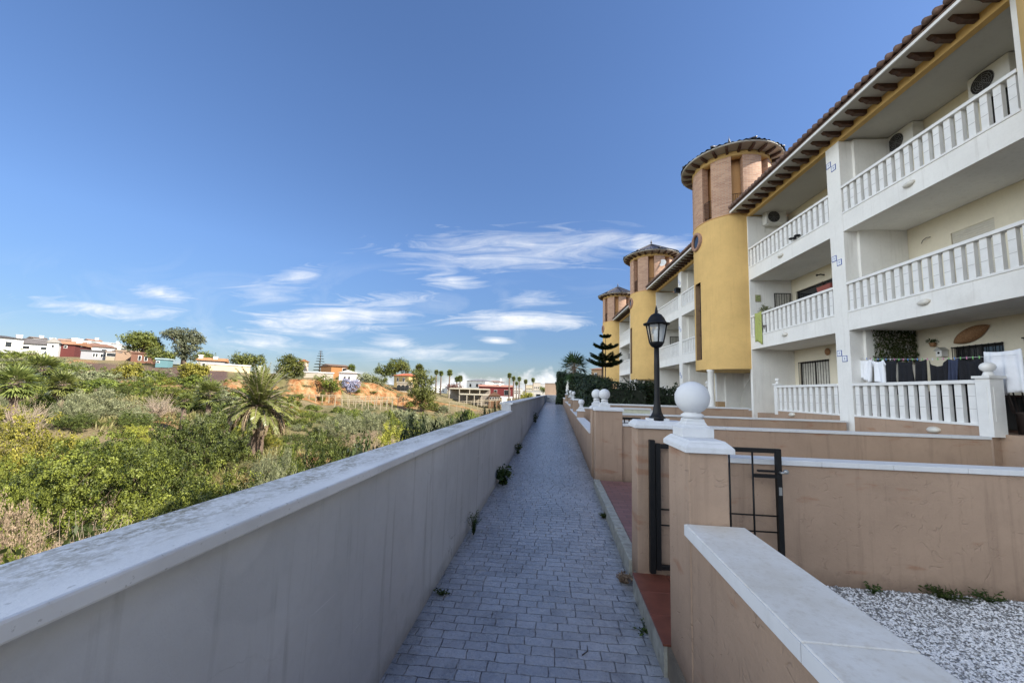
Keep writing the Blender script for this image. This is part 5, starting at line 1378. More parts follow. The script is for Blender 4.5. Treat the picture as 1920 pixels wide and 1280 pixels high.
house('bungalow', 'white bungalow with orange tiled roof left of the long garden wall', 374, 415, 676, 690, 104, (.62, .6, .6), ('gable', (.56, .27, .12), 7), 8, -.1, [(.2, .3, .2, .6), (.5, .62, .1, .6)], [(.05, 3), (.6, 1)])
house('yellow_wall', 'cream and ochre garden wall below the orange roofed bungalow', 398, 462, 685, 698, 90, (.72, .58, .36), ('flat', W_, 0), .4, .12, [], cat='wall')
house('white_house', 'white house behind the trees left of the far norfolk pine', 560, 576, 678, 700, 112, (.7, .55, .45), ('gablef', TERR, 5), 7, .1, [(.3, .5, .4, .7)])
house('garden_wall', 'pale garden wall of the villa on top of the clay cliff', 565, 622, 699, 709, 86, (.62, .55, .45), ('flat', W_, 0), .4, .1, [], cat='wall')
house('orange_villa', 'orange villa with dark flat eave at the cliff edge', 621, 655, 687, 703, 96, (.5, .24, .09), ('gable', (.2, .13, .09), 5), 7, .35, [(.6, .8, .4, .8)])
house('white_house', 'white gabled house below and right of the orange villa', 636, 666, 699, 716, 91, W_, ('gablef', (.7, .68, .64), 6), 7, -.15, [(.3, .4, .3, .6), (.55, .65, .3, .6)])
house('yellow_house', 'yellow tower house with red hip roof beside the large conifer', 737, 767, 704, 722, 102, (.68, .5, .22), ('hip', (.5, .14, .07), 5), 6, -.5, [(.2, .3, .4, .75), (.6, .72, .4, .75)])
def arches(t, w, h, s):
    for fx in (.15, .45, .75):
        m = MB(); x = -w/2+w*fx; pts = [(x-.45, -.03, h*.55), (x+.45, -.03, h*.55), (x+.45, -.03, h*.78)]+[(x+.45*math.cos(R(a)), -.03, h*.78+.45*math.sin(R(a))) for a in range(20, 180, 20)]+[(x-.45, -.03, h*.78)]
        m.extrude(pts, (0, .02, 0)); m.build('arch', GLASS, t)
house('stone_wall', 'pale stone retaining wall with arches below the yellow tower house', 743, 768, 718, 750, 96, (.6, .52, .4), ('flat', (.6, .55, .45), 0), 4, -.15, [], extra=arches, cat='wall')
house('white_villa', 'white two storey villa with grey hip roof left of the red house', 873, 911, 714, 735, 160, W_, ('hip', (.2, .2, .22), 4), 9, -.4, [(.15, .25, .45, .75), (.5, .62, .45, .75), (.72, .82, .45, .75)])
house('white_house', 'white house with small lookout tower behind the long red house', 912, 945, 716, 732, 190, W_, ('hip', (.3, .2, .17), 3), 9, 0, [(.2, .3, .4, .7), (.6, .7, .4, .7)], [(.8, 4)])
def redhouse(t, w, h, s):
    m = MB(); m.box(-w/2-.02, w/2+.02, -.03, -.002, -.5, h*.42); m.build('plinth', hm(W_), t)
house('red_house', 'long dark red house with tiled roof and white lower storey', 897, 961, 725, 755, 140, (.24, .045, .045), ('gable', (.45, .22, .16), 4), 8, 0, [(.45, .53, .55, .8), (.75, .92, .5, .8), (.62, .68, .1, .35), (.85, .95, .05, .3)], [(.62, 3)], extra=redhouse)
def carport():
    b = P(884, 750, 112); s = depth(b)/F_; az = math.atan2(b[0], b[1]); t = thing('carport', 'long pale flat roofed carport in front of the red house', 'carport', Vector(b), -az)
    for (x0, x1, z, dy) in ((-42, 34, 20, 0.0), (-22, 32, 10, -3.5)):
        m = MB(); m.box(x0*s, x1*s, dy, dy+5, z*s, z*s+.35); m.build('roof', hm((.45, .41, .32)), t)
        for x in np.linspace(x0, x1, 5): m = MB(); m.box(x*s-.12, x*s+.12, dy+.1, dy+.35, -1.5, z*s); m.build('post', hm((.4, .35, .27)), t)
    m = MB(); m.box(-42*s, 34*s, 5.0, 5.2, -1.5, 20*s); m.build('back_wall', hm((.3, .26, .22)), t)
carport()
house('wooden_hut', 'brown gabled wooden hut at the right end of the carport', 916, 938, 742, 757, 108, (.28, .15, .08), ('gablef', (.22, .12, .08), 8), 5, 0, [(.1, .25, .5, .8), (.32, .47, .5, .8), (.54, .69, .5, .8), (.76, .9, .5, .8)], cat='hut')
house('white_garage', 'low white garage block near the end of the boundary wall', 980, 1022, 733, 746, 150, (.72, .68, .6), ('flat', W_, 0), 6, 0, [(.1, .3, .1, .6), (.6, .8, .1, .6)])
for i, (x0, x1, yt, yb, d, c, lb) in enumerate([(985, 1000, 722, 738, 260, (.7, .6, .42), 'cream far apartment house left of the pale towers'), (1000, 1013, 718, 738, 300, (.72, .62, .5), 'pale beige far apartment tower at the horizon'),
   (1012, 1024, 720, 738, 320, (.74, .7, .66), 'whitish far apartment tower beside the beige one'), (1024, 1036, 723, 738, 280, (.7, .56, .38), 'ochre far house behind the end of the path'),
   (962, 980, 728, 740, 240, (.72, .68, .62), 'white far row house between the distant palms'), (840, 868, 722, 734, 200, W_, 'white far house behind the dark red bush'), (812, 838, 724, 736, 210, W_, 'white far house under the twin palms'), (760, 782, 716, 730, 190, W_, 'white far house half hidden by the large conifer'),
   (1036, 1046, 717, 740, 330, (.7, .66, .6), 'narrow pale far tower next to the dark hedge')]):
    house('apartment_house', lb, x0, x1, yt, yb, d, c, ('flat', c, 0), 10, 0, [(.15+.25*k, .27+.25*k, .2+.3*j, .35+.3*j) for k in range(3) for j in range(2)], down=6)
for i, (x0, x1, yt, yb, d, rc, rh, lb) in enumerate([(28, 44, 640, 656, 150, (.5, .47, .44), 4, 'little white house squeezed between the two left edge houses'), (66, 82, 634, 650, 170, (.3, .2, .15), 3, 'white upper house behind the grey gabled roof'), (112, 128, 638, 650, 165, (.5, .3, .2), 4, 'pale house behind the dark red house'), (136, 150, 636, 650, 172, W_, 0, 'white cube house behind the right end of the red house'),
    (152, 166, 640, 652, 168, W_, 0, 'second white cube house on the left ridge skyline'), (170, 186, 639, 652, 175, (.45, .25, .16), 4, 'white house with reddish roof on the left ridge skyline'), (190, 204, 643, 654, 180, W_, 0, 'low white cube behind the brown roofed bungalow'), (212, 226, 645, 656, 185, (.5, .47, .44), 3, 'last pale house on the skyline before the umbrella pine')]):
    house('white_house', lb, x0, x1, yt, yb, d, W_, ('gable' if rh else 'flat', rc, rh), 6, (-.3, .2, -.1, .25)[i % 4], [(.2, .38, .3, .7), (.6, .78, .3, .7)], [(.7, 2)] if i % 2 else [])
# far palms
for i, (x, yt, yb, d, lb, hs) in enumerate([(658, 684, 708, 95, 'small palm right of the orange villa', 9), (785, 684, 716, 95, 'palm crown rising behind the large conifer', 10), (817, 694, 728, 125, 'left one of the twin tall palms', 5.5), (826, 696, 728, 126, 'right one of the twin tall palms', 5.5),
    (842, 694, 730, 120, 'single tall palm with shaggy trunk right of the twin palms', 7), (862, 705, 728, 140, 'short palm left of the white villa', 7), (856, 707, 728, 143, 'short palm half hidden by its neighbour', 6), (954, 700, 752, 112, 'tallest of the palms in front of the long red house', 5.5), (962, 706, 752, 114, 'second tall palm beside the tallest one by the red house', 5),
    (973, 707, 742, 150, 'palm with round crown right of the two tall palms', 5), (985, 712, 742, 150, 'smaller palm near the white garage', 5), (999, 709, 742, 170, 'lone palm before the pale far towers', 5), (968, 716, 742, 190, 'tiny far palm behind the tall ones', 4), (919, 0, 0, 0, '', 0)]):
    if not d: continue
    b = P(x, yb, d); s = depth(b)/F_; g = ground_z(b[0], b[1]); b = np.array([b[0], b[1], min(b[2], g+.3)]); hs *= .88
    H = P(x, yt, d)[2]-b[2]; r = hs*s
    fan_palm(lb, Vector(b), H-r*.75, r*.45, r*.75, 34, i+2, .22, L_PALM, i in (4, 7, 8), 'distant palms', lo=-55, name='palm_tree', lw=.22)
# post and rail fences on the far slope
def fence(p0, p1, n, label, hpx=7.5):
    t = thing('wooden_fence', label, 'fence', Vector(P(*p0))); A = Vector(P(*p0)); B = Vector(P(*p1)); h = hpx*depth(A)/F_
    D = B-A
    for k in range(n+1):
        p = D*(k/n); m = MB(); m.box(p.x-.05, p.x+.05, p.y-.05, p.y+.05, p.z-1.2, p.z+h); m.build('post', FENCEW, t)
    for f in (.95, .55):
        m = MB(); m.tube([(0, 0, h*f), D+Vector((0, 0, h*f))], .05, 4); m.build('rail', FENCEW, t)
FENCEW = simple('weathered_fence_wood', (.36, .3, .2), .8, var=.15)
fence((566, 746, 74), (756, 751, 80), 17, 'upper pale post and rail fence along the clay slope'); fence((628, 755, 68), (735, 757, 74), 9, 'lower pale post and rail fence below the other one', 8)
fence((842, 762, 78), (960, 752, 96), 10, 'light wooden fence below the carport', 8)

# ------------------------------------------------------------------ hedge, palm and conifer on the right
rs = np.random.RandomState(77)
def hedge(label, boxes, n, leaf, seed, mat=L_DARK):
    rs = np.random.RandomState(seed); C_ = []; Nn = []
    vol = np.array([b[3]*b[4]*b[5] for b in boxes])**.67; vol /= vol.sum()
    for (cx, cy, cz, a, b, c), f in zip(boxes, vol):
        k = int(n*f); d = rs.uniform(-1, 1, size=(k, 3)); ax = rs.randint(0, 3, k); d[np.arange(k), ax] = np.sign(d[np.arange(k), ax])*(.8+.25*rs.random(k)); d *= (1+.06*rs.normal(size=(k, 1)))
        C_.append(np.array([cx, cy, cz])+d*np.array([a, b, c])); Nn.append(d)
    cen = np.concatenate(C_); nr = unit(np.concatenate(Nn)+.8*rs.normal(size=cen.shape)); t, w = leaf_dirs(rs, nr); s = leaf*(.5+rs.random(len(cen)))
    nz = np.array([mnoise.noise(Vector(p*1.3)) for p in cen]); cen = cen+unit(np.concatenate(Nn))*nz[:, None]*.28
    o = bpy.data.objects
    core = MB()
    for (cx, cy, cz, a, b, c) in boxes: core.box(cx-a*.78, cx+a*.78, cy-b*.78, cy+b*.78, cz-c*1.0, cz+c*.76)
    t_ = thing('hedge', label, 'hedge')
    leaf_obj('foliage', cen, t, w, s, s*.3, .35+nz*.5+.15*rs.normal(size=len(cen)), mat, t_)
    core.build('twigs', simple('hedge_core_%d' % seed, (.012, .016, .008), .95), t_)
hedge('dense dark green clipped hedge in front of the second building', [(2.6, 16.6, 1.25, 1.35, .6, 1.15), (1.75, 17.6, 1.3, .62, .9, 1.2), (4.6, 17.2, 1.2, .9, .5, 1.0), (1.65, 20, 1.45, .55, 1.6, 1.2), (1.6, 24, 1.6, .5, 2.4, 1.3), (1.55, 30, 1.75, .45, 3.2, 1.4)], 46000, .16, 5)
hedge('tall dark cypress hedge narrowing the far end of the path', [(.62, 40.5, 2.0, .42, 1.8, 1.9)], 9000, .2, 6)
fp = P(1076, 741, 26.5); 
fan_palm('dark fan palm with spiky crown above the far end of the hedge', Vector((fp[0], fp[1], .3)), P(1076, 690, 26.5)[2]-.3, .62, .62, 40, 9, .14, L_PALMD, lo=-60, lw=.1)
b = P(1135, 741, 20.0); s = depth(b)/F_
norfolk('dark stepped norfolk pine with four upturned tiers above the hedge', Vector((b[0], b[1], .3)), P(1136, 628, 20)[2]-.3, [(P(1136, 688, 20)[2]-.3, 1.0), (P(1136, 676, 20)[2]-.3, .92), (P(1136, 655, 20)[2]-.3, .72), (P(1136, 633, 20)[2]-.3, .34)], 33*s, 4, .05, L_PALMD, .42, .06, 9)
MB().tube([(0, 0, -.3), (.02, 0, P(1129, 650, 20)[2]-.3)], .045, 7)
tag(MB().tube([(0, 0, 0), (0, 0, P(1129, 652, 20)[2]-.3)], [.05, .03], 7).build('bare_trunk', BARK, None, (P(1129, 741, 20.2)[0], P(1129, 741, 20.2)[1], .3)), 'thin bare second stem right beside the stepped norfolk pine', 'tree trunk')
house('apricot_house', 'small apricot house with tiled eave behind the stepped norfolk pine', 1108, 1131, 692, 716, 60, (.62, .42, .26), ('gable', (.3, .15, .1), 5), 6, -.4, [(.3, .45, .3, .7)])

# ------------------------------------------------------------------ ravine shrubs
def bushp(key, x, yt, hw, d, label, name='shrub', cat='shrub', group=None, seed=None):
    p = P(x, 725, d); s = depth(p)/F_; g = ground_z(p[0], p[1]); top = P(x, yt, d)[2]
    h = max(.5, top-g+.15); return bush(key, x, d, hw*s, h, label, name, cat, group, .15, seed)
B_ = [('green_near', 165, 795, 125, 20, 'biggest dense green lentisk bush in the left foreground of the ravine'), ('midgreen', 300, 800, 75, 21.5, 'green bush merging with the right side of the biggest bush'),
 ('green_near', 420, 842, 125, 15, 'large bright green bush below the big shaggy palm'), ('green_near', 20, 842, 75, 17, 'green bush at the left picture edge below the yellowish one'), ('yellow', 50, 762, 95, 27, 'wide yellowish bush at the left picture edge'),
 ('midgreen', 385, 752, 85, 27, 'green bush left of the big shaggy palm'), ('midgreen', 610, 780, 75, 22, 'dark green bush right of the big shaggy palm'), ('green_near', 560, 812, 40, 19, 'small green bush between the palm trunk and the dark green bush'),
 ('olive', 520, 808, 42, 17.5, 'grey green feathery bush in front of the palm trunk'), ('dry', 70, 880, 62, 14.5, 'dry pinkish brown bush in the left foreground'), ('twiggy', 215, 925, 75, 12.2, 'bare white branched bush close to the grey wall'),
 ('dry', 128, 978, 34, 11, 'pale dry grass tussock above the wall coping at the lower left'), ('green_near', 28, 985, 66, 10.2, 'green bush at the lower left corner above the coping'),
 ('yellow', 748, 786, 58, 33, 'bright yellow green bush in the middle of the ravine'), ('olive', 645, 762, 45, 42, 'grey green bush under the lower fence'), ('olive', 705, 760, 34, 45, 'dusty olive bush right under the fence, beside the grey green one'),
 ('olive', 815, 768, 40, 42, 'round grey green bush left of the boundary wall top'), ('olive', 860, 772, 30, 40, 'second round grey green bush nearer to the boundary wall'), ('dry', 690, 800, 40, 30, 'dry pinkish bush beside the bright yellow green bush'),
 ('green_mid', 330, 715, 60, 50, 'dark green mound bush below the clay track'), ('green_mid', 250, 712, 34, 56, 'small dark bush on the clay track'), ('olive', 200, 722, 62, 42, 'wide dusty green bush in the middle of the left slope'),
 ('olive', 150, 726, 40, 40, 'feathery dusty bush left of the wide dusty green one'), ('twiggy', 300, 728, 30, 42, 'greyish bare shrub between the dark mound and the dusty bush'), ('green_mid', 90, 722, 42, 44, 'green bush between the two small ravine palms'),
 ('green_mid', 20, 652, 46, 92, 'green bush below the white house at the left edge'), ('olive', 110, 668, 30, 80, 'grey bush below the red house'), ('twiggy', 60, 735, 40, 36, 'grey dry bush at the foot of the left ravine palm'),
 
 
 ('olive', 600, 838, 48, 11, 'pale feathery bush just beyond the shaded row'), ('dry', 655, 838, 36, 12.5, 'dry bush just beyond the shaded row'), ('dry', 735, 808, 36, 17, 'sunlit dry bush right above the shaded row')]
for key, x, yt, hw, d, lb in B_: bushp(key, x, yt, hw, d, lb)
for i, (x, yt, hw, d, lb) in enumerate([(575, 726, 9, 78, 'small shrub at the left foot of the clay cliff'), (592, 712, 8, 81, 'small dry shrub on the left rim of the clay cliff'), (606, 730, 7, 77, 'little shrub stuck in the middle of the clay cliff face'), (682, 716, 12, 91, 'grey shrub on the cliff right of the pale blue bush'), (672, 738, 9, 86, 'low shrub at the cliff foot under the pale blue bush'),
    (700, 736, 8, 88, 'small shrub at the cliff foot left of the drooping bush'), (732, 742, 8, 92, 'shrub left of the arched stone wall foot'), (770, 752, 12, 84, 'green shrub at the foot of the large conifer'), (815, 752, 14, 82, 'green shrub right of the large conifer'), (835, 758, 12, 80, 'olive shrub below the carport left end'),
    (560, 738, 14, 72, 'green shrub at the left end of the upper fence'), (640, 762, 16, 62, 'round shrub just below the middle of the lower fence'), (690, 764, 14, 62, 'round shrub below the right half of the lower fence'), (590, 758, 18, 62, 'wide shrub below the left end of the lower fence'), (730, 764, 15, 60, 'shrub at the right end of the lower fence'), (770, 766, 16, 58, 'shrub below the large conifer'), (880, 766, 14, 66, 'shrub below the carport posts'), (905, 762, 12, 74, 'reddish dry shrub left of the wall step')]):
    bushp('dry' if 'dry' in lb else ('faroli' if i % 3 == 0 else 'far'), x, yt, hw, d, lb)
# a row of dark bushes along the outer face of the grey wall; leaves coloured darker to stand in for shade
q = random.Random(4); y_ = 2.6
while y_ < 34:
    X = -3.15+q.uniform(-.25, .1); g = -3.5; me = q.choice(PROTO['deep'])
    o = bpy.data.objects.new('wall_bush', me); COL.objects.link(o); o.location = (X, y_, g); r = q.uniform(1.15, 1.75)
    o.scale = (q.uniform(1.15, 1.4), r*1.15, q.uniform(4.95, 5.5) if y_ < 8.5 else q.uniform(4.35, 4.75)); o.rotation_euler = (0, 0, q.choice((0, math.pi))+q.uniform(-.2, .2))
    tag(o, 'bush with leaves darkened for shade, in the row hugging the outer side of the grey wall', 'shrub', 'dark bushes along the outer side of the wall'); y_ += r*1.05+q.uniform(0, .9)
# small ravine palms
for x, yt, r, d, lb, th_ in ((30, 690, 34, 40, 'shaggy ravine palm at the left edge with brown trunk', 1.6), (118, 700, 26, 42, 'small ravine palm with a thin trunk left of the dusty bush', 1.5), (75, 668, 28, 62, 'pale green palm higher on the left slope', 1.0), (395, 716, 26, 45, 'dark low palm left of the big shaggy palm', .6), (350, 738, 16, 38, 'tiny palm at the edge of the dark mound bush', .3)):
    p = P(x, 725, d); s = depth(p)/F_; g = ground_z(p[0], p[1]); H = max(.4, P(x, yt, d)[2]-g-r*s*.8)
    fan_palm(lb, Vector((p[0], p[1], g)), H, r*s*.5, r*s*.6, 36, int(x), .2, L_PALM, th_ > 1, 'ravine palms', lo=-50, name='ravine_palm')
# the rest of the scrub, sown over the slopes; each label names the nearest thing one can find
MARK = [('biggest lentisk bush', 165, 830, 20), ('big shaggy palm', 487, 770, 33), ('yellowish edge bush', 50, 780, 27), ('bright yellow green bush', 748, 795, 33), ('large conifer', 792, 750, 78), ('upper fence', 650, 750, 75), ('lower fence', 680, 757, 70),
        ('turquoise shed', 303, 678, 88), ('left ravine palm', 30, 705, 40), ('thin trunked palm', 118, 715, 42), ('clay track', 320, 705, 62), ('clay cliff', 600, 735, 78), ('pale blue bush', 657, 722, 80), ('grey house', 180, 668, 100), ('carport', 884, 745, 112),
        ('dark low palm', 395, 725, 45), ('wide dusty bush', 200, 735, 42), ('dark mound bush', 330, 725, 50), ('boundary wall step', 945, 765, 40), ('arched stone wall', 755, 735, 96), ('red house', 930, 740, 140), ('bungalow', 395, 685, 104)]
KN = {'deep': 'dark green shrub', 'midgreen': 'mid green shrub', 'green_mid': 'green shrub', 'green_near': 'leafy green shrub', 'olive': 'grey green shrub', 'dry': 'dry beige shrub', 'twiggy': 'bare twiggy shrub', 'yellow': 'yellow green shrub', 'far': 'far green shrub', 'faroli': 'far grey green shrub'}
pts = [];
for o in bpy.data.objects:
    if o.name.startswith(('shrub', 'feather_palm', 'ravine_palm')): pts.append((o.location.x, o.location.y, 1.6))
q = random.Random(21); made = 0; tries = 0
def sky_ok(x, p, h, d):
    lim = np.interp(x, [-100, 0, 100, 170, 300, 430, 470, 540, 560, 800, 830, 1000], [660, 662, 664, 684, 690, 704, 712, 730, 758, 762, 770, 770])
    return d < 40 or proj((p.x, p.y, p.z+h))[1] > lim
while made < 128 and tries < 9000:
    tries += 1
    x = q.uniform(-90, 985); d = 11+74*q.random()**.75
    if 535 < x < 800 and 71 < d < 90 and q.random() < .85: continue
    if 170 < x < 470 and 58 < d < 66 and q.random() < .85: continue
    p = GP(x, d)
    if p.x > -5.5 or (x < 170 and d < 15): continue
    far = d > 58
    r = q.uniform(.7, 1.5)*(1.15 if d > 40 else 1)*(1.25 if far else 1)
    if any((p.x-a)**2+(p.y-b)**2 < ((r+c)*(.8 if d < 34 else .64))**2 for a, b, c in pts): continue
    zone = mnoise.noise(Vector((p.x*.06, p.y*.06, 5)))
    u = q.random()+zone*.6
    if far: key = 'far' if u < .5 else ('faroli' if u < .95 else 'dry')
    elif d < 28: key = 'green_near' if u < .22 else 'midgreen' if u < .42 else ('olive' if u < .62 else ('dry' if u < .8 else ('yellow' if u < .95 else 'twiggy')))
    else: key = 'green_mid' if u < .24 else 'midgreen' if u < .44 else ('olive' if u < .68 else ('dry' if u < .82 else ('yellow' if u < .97 else 'twiggy')))
    h = r*q.uniform(.75, 1.2)
    if key in ('dry', 'twiggy'): h *= .7
    if not sky_ok(x, p, h, d): continue
    ix, iy = proj((p.x, p.y, p.z+h*.6))
    near = min(MARK, key=lambda m_: ((m_[1]-ix)/30)**2+((m_[2]-iy)/18)**2)
    dx, dy = ix-near[1], iy-near[2]
    rel = ('left of' if dx < 0 else 'right of') if abs(dx) > abs(dy)*1.6 else ('in front of' if dy > 0 else 'behind')
    step = abs(dx)/60+abs(dy)/30; far_w = '' if step < 1 else ('a little way ' if step < 2 else 'well ')
    size = 'low ' if h < .8 else ('tall ' if h > 1.35 else 'round ')
    lb = f'{size}{KN[key]} {far_w}{rel} the {near[0]}'
    bush(key, x, d, r, h, lb, group='scrub '+rel+' the '+near[0], seed=made)
    pts.append((p.x, p.y, r)); made += 1
made = 0; tries = 0
while made < 62 and tries < 6000:
    tries += 1
    x = q.uniform(-140, 900); d = q.uniform(10.5, 44); p = GP(x, d); r = q.uniform(.9, 2.0)
    if p.x > -5.2 or any((p.x-a)**2+(p.y-b)**2 < ((r+c)*.66)**2 for a, b, c in pts) or (x < 170 and d < 15): continue
    u = q.random(); key = 'green_near' if u < .3 else ('midgreen' if u < .58 else 'deep' if u < .72 else ('yellow' if u < .84 else ('olive' if u < .93 else 'dry'))); h = r*q.uniform(.8, 1.15)
    ix, iy = proj((p.x, p.y, p.z+h*.6)); near = min(MARK, key=lambda m_: ((m_[1]-ix)/30)**2+((m_[2]-iy)/18)**2); dx, dy = ix-near[1], iy-near[2]
    rel = ('on the left of' if dx < 0 else 'on the right of') if abs(dx) > abs(dy)*1.6 else ('nearer than' if dy > 0 else 'just beyond')
    bush(key, x, d, r, h, f'dense {"broad" if r > 1.5 else "compact"} {KN[key]} {rel} the {near[0]}', group='dense scrub '+rel+' the '+near[0], seed=made+500)
    pts.append((p.x, p.y, r)); made += 1
made = 0; tries = 0
while made < 48 and tries < 6000:
    tries += 1
    x = q.uniform(-70, 520) if q.random() < .8 else q.uniform(520, 960); d = q.uniform(52, 97)
    if 535 < x < 800 and 71 < d < 90: continue
    if 185 < x < 470 and 59 < d < 65 and q.random() < .8: continue
    if 180 < x < 420 and 68 < d < 79 and q.random() < .5: continue
    p = GP(x, d); r = q.uniform(.9, 2.0)
    if any((p.x-a)**2+(p.y-b)**2 < ((r+c)*.55)**2 for a, b, c in pts): continue
    u = q.random(); key = 'far' if u < .45 else ('faroli' if u < .8 else ('yellow' if u < .9 else 'dry')); h = r*q.uniform(.8, 1.15)
    if not sky_ok(x, p, h, d): continue
    ix, iy = proj((p.x, p.y, p.z+h*.6)); near = min(MARK, key=lambda m_: ((m_[1]-ix)/30)**2+((m_[2]-iy)/18)**2); dx, dy = ix-near[1], iy-near[2]
    rel = ('left of' if dx < 0 else 'right of') if abs(dx) > abs(dy)*1.6 else ('below' if dy > 0 else 'above')
    bush(key, x, d, r, h, f'distant {"big " if r > 1.5 else "small "}{KN[key]} {rel} the {near[0]}', group='far scrub '+rel+' the '+near[0], seed=made+900)
    pts.append((p.x, p.y, r)); made += 1
# beyond those: the many small far shrubs that read as one ground cover
lumps = []; tries = 0
while len(lumps) < 240 and tries < 9000:
    tries += 1
    x = q.uniform(-70, 975); d = q.uniform(46, 98)
    cliff = 535 < x < 800 and 71 < d < 92
    if cliff and q.random() < .35: continue
    if 185 < x < 470 and 59 < d < 65 and q.random() < .8: continue
    p = GP(x, d); r = q.uniform(.35, .75) if cliff else q.uniform(.6, 1.5); h = r*q.uniform(.7, 1.1)
    if any((p.x-a)**2+(p.y-b)**2 < ((r+c)*.5)**2 for a, b, c in pts) or not (cliff or sky_ok(x, p, h, d)): continue
    pts.append((p.x, p.y, r)); lumps.append((p.x, p.y, p.z+h*.35, r, r, h*.65))
for nm, part_, mt in (('scrub', lumps[:130], L_GREEN), ('dusty_scrub', lumps[130:], L_OLIVE)):
    o = crown(nm, 91, part_, len(part_)*26, 16, .2, .16, mt)
    tag(o, 'small '+('green' if nm == 'scrub' else 'dusty grey green')+' scrub covering the far slope of the ravine', 'scrub', kind='stuff')
# dry grass between the shrubs
def grass():
    rs = np.random.RandomState(8); n = 60000; C_ = np.empty((n, 3)); k = 0
    xs = rs.uniform(-160, 980, n); ds = 9+45*rs.random(n)**1.3
    r0, r1 = ray(-160, 725), ray(980, 725); a0, a1 = math.atan2(r0[0], r0[1]), math.atan2(r1[0], r1[1])
    az = a0+(a1-a0)*rs.random(n); X, Y = np.sin(az)*ds, np.cos(az)*ds
    ok = X < -3.2; X, Y, ds = X[ok], Y[ok], ds[ok]
    nz = np.array([mnoise.noise(Vector((x*.25, y*.25, 2))) for x, y in zip(X, Y)]); ok = nz > .02; X, Y, ds = X[ok], Y[ok], ds[ok]
    Z = np.array([ground_z(x, y) for x, y in zip(X, Y)]); n = len(X)
    h = (.14+.2*rs.random(n))*(1+ds/40); t = unit(np.stack([.35*rs.normal(size=n), .35*rs.normal(size=n), np.ones(n)], 1)); w = unit(np.cross(t, rs.normal(size=(n, 3))))
    o = leaf_obj('dry_grass', np.stack([X, Y, Z+h*.42], 1), t, w, h, .008+.0016*ds, rs.random(n), L_GRASS)
    tag(o, 'dry yellow grass growing between the shrubs of the ravine', 'grass', kind='stuff')
grass()

# ------------------------------------------------------------------ light and sky
SUN_EL, SUN_PHI = R(38.5), R(15)
sdir = Vector((math.cos(SUN_PHI)*math.cos(SUN_EL), -math.sin(SUN_PHI)*math.cos(SUN_EL), math.sin(SUN_EL)))
ld = bpy.data.lights.new('sun', 'SUN'); ld.energy = 4.7; ld.angle = R(.5); ld.color = (1, .93, .82)
lo = bpy.data.objects.new('sun', ld); COL.objects.link(lo); lo.rotation_euler = sdir.to_track_quat('Z', 'Y').to_euler(); lo.location = (20, -20, 40)
w = bpy.data.worlds.new('World'); sc.world = w; w.use_nodes = True
t = NT(w.node_tree); bg = t.n['Background']
sky = t.node('ShaderNodeTexSky'); sky.sky_type = 'NISHITA'; sky.sun_disc = False; sky.sun_elevation = SUN_EL
sky.sun_rotation = math.atan2(sdir.x, sdir.y); sky.air_density = 1.0; sky.dust_density = .6; sky.ozone_density = 2.2; sky.altitude = 30
# clouds: wisps and a low cumulus bank, laid out on the sky's own directions
gd = t.coord('Generated'); sp = t.node('ShaderNodeSeparateXYZ'); t.l.new(gd, sp.inputs[0])
tone = t.ramp(sp.outputs[2], [(0, (.52, .46, .43)), (.12, (.51, .51, .51)), (.3, (.73, .73, .73)), (.6, (.84, .84, .84))])
skc = t.mix(1.0, t.mix(1.0, sky.outputs[0], (.85, 1.0, 1.24, 1), 'MULTIPLY'), tone, 'MULTIPLY')
t.l.new(skc, bg.inputs[0]); bg.inputs[1].default_value = .08
yy = t.math('MAXIMUM', sp.outputs[1], .05); U = t.math('DIVIDE', sp.outputs[0], yy); V = t.math('DIVIDE', sp.outputs[2], yy)
cb = t.node('ShaderNodeCombineXYZ'); t.l.new(U, cb.inputs[0]); t.l.new(V, cb.inputs[1]); uv = cb.outputs[0]
def uvp(x, y): r = ray(x, y); return r[0]/r[1], r[2]/r[1]
total = None
n_fine = t.noise(t.mapping(uv, rot=(0, 0, R(-9)), scale=(.9, 6.5, 1)), 5, 9, .64, 1.0, '2D')
n_big = t.noise(t.mapping(uv, loc=(2, 1, 0), scale=(1, 2.6, 1)), 2.6, 6, .6, .8, '2D')
WISPS = [((460, 612), (800, 576), 17, .95), ((760, 478), (1150, 462), 22, .5), ((840, 600), (1110, 598), 9, .8), ((800, 525), (900, 531), 8, .7), ((250, 540), (370, 568), 9, .6), ((60, 566), (330, 592), 9, .55), ((430, 640), (560, 648), 9, .6), ((510, 528), (605, 512), 11, .5),
         ((950, 566), (1050, 556), 10, .4), ((1160, 458), (1300, 462), 12, .6), ((700, 640), (800, 652), 8, .7), ((560, 622), (640, 634), 4, .5), ((440, 545), (560, 552), 12, .35), ((905, 637), (955, 639), 3.5, .9), ((660, 660), (900, 664), 10, .5), ((1060, 470), (1180, 440), 16, .35)]
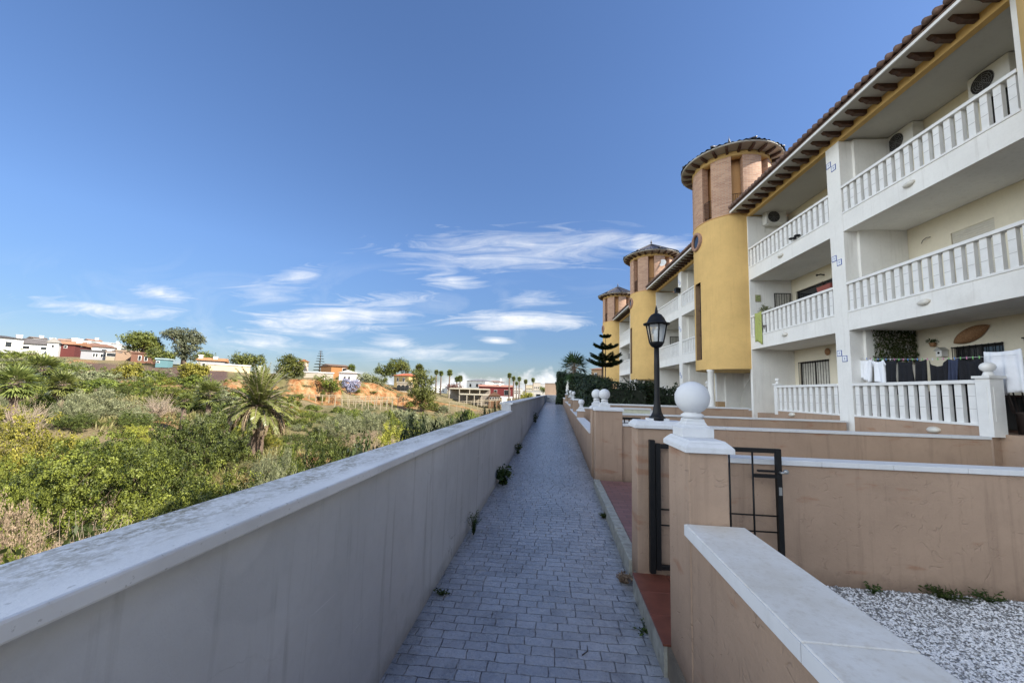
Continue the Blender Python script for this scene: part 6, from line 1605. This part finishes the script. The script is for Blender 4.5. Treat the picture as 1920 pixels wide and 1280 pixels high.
for (a, b, th_, amp) in WISPS:
    (u0, v0), (u1, v1) = uvp(*a), uvp(*b); cx_, cy_ = (u0+u1)/2, (v0+v1)/2; L = math.hypot(u1-u0, v1-v0)/2; an = math.atan2(v1-v0, u1-u0)
    tv = uvp((a[0]+b[0])/2, (a[1]+b[1])/2+th_); T = abs(tv[1]-cy_)
    mp = t.node('ShaderNodeMapping', vector_type='TEXTURE'); t.l.new(uv, mp.inputs[0]); mp.inputs[1].default_value = (cx_, cy_, 0); mp.inputs[2].default_value = (0, 0, an); mp.inputs[3].default_value = (L*1.45, T*2.4, 1)
    ln = t.node('ShaderNodeVectorMath', operation='LENGTH'); t.l.new(mp.outputs[0], ln.inputs[0])
    fo = t.math('MULTIPLY', t.rng(t.math('ADD', t.math('MULTIPLY', t.math('SUBTRACT', 1.0, ln.outputs['Value']), 1.15), t.math('MULTIPLY', t.math('SUBTRACT', n_fine, .5), 2.4)), .16, 1.3), min(1.0, amp*1.2))
    total = fo if total is None else t.math('MAXIMUM', total, fo)
wis = total
# cumulus bank close to the horizon, densest ahead
(uL, vb), (uR, _) = uvp(620, 735), uvp(1080, 735); vt = uvp(900, 682)[1]
cn = t.noise(t.mapping(uv, scale=(1, 1.5, 1)), 20, 9, .6, .3, '2D'); cn2 = t.noise(uv, 5.5, 5, .55, .2, '2D')
hgt = t.math('MULTIPLY', t.gray(.2, .75, cn2), vt*1.0)
edge = t.math('ADD', t.math('SUBTRACT', hgt, V), t.math('MULTIPLY', t.math('SUBTRACT', cn, .5), .05))
cum = t.math('MULTIPLY', t.rng(edge, -.004, .022), t.math('MULTIPLY', t.rng(U, -1.2, -.6), t.math('GREATER_THAN', sp.outputs[1], .1)))
veil = t.math('MULTIPLY', t.gray(.5, .75, n_big), t.math('MULTIPLY', t.gray(.02, .1, V), t.math('SUBTRACT', 1.0, t.gray(.16, .42, V))))
mask = t.math('MAXIMUM', t.math('MAXIMUM', wis, t.math('MULTIPLY', cum, .85)), t.math('MULTIPLY', veil, .22), clamp=True)
mask = t.math('MULTIPLY', mask, t.math('GREATER_THAN', sp.outputs[1], .06))
dt = t.math('ADD', t.math('MULTIPLY', sp.outputs[0], -.8), t.math('MULTIPLY', sp.outputs[1], -.6))
bk = t.math('MULTIPLY', t.rng(dt, .4, .62), t.math('MULTIPLY', t.rng(sp.outputs[2], .01, .08), t.rng(sp.outputs[2], .8, .55)))
bkc = t.math('MULTIPLY', bk, t.gray(.3, .5, t.noise(gd, 2.4, 7, .6, .4)))
bg2 = t.node('ShaderNodeBackground'); t.l.new(t.mix(t.gray(.3, .7, cn), (.72, .79, .9, 1), (1, 1, 1, 1)), bg2.inputs[0]); bg2.inputs[1].default_value = .48
ms = t.node('ShaderNodeMixShader'); t.l.new(mask, ms.inputs[0]); t.l.new(bg.outputs[0], ms.inputs[1]); t.l.new(bg2.outputs[0], ms.inputs[2])
bg3 = t.node('ShaderNodeBackground'); bg3.inputs[0].default_value = (.87, .94, 1.0, 1); bg3.inputs[1].default_value = 1.4  # bright cloud area added out of view to brighten the shaded facade
ms2 = t.node('ShaderNodeMixShader'); t.l.new(bkc, ms2.inputs[0]); t.l.new(ms.outputs[0], ms2.inputs[1]); t.l.new(bg3.outputs[0], ms2.inputs[2])
t.l.new(ms2.outputs[0], t.n['World Output'].inputs[0])

vs = sc.view_settings; vs.view_transform = 'Standard'; vs.look = 'None'; vs.exposure = 1.28; vs.gamma = 1.0
sc.cycles.use_denoising = True
try: sc.cycles.denoiser = 'OPENIMAGEDENOISE'
except Exception: pass
sc.cycles.max_bounces = 8; sc.cycles.diffuse_bounces = 4; sc.cycles.glossy_bounces = 3; sc.cycles.transmission_bounces = 6; sc.cycles.transparent_max_bounces = 8
sc.render.film_transparent = False
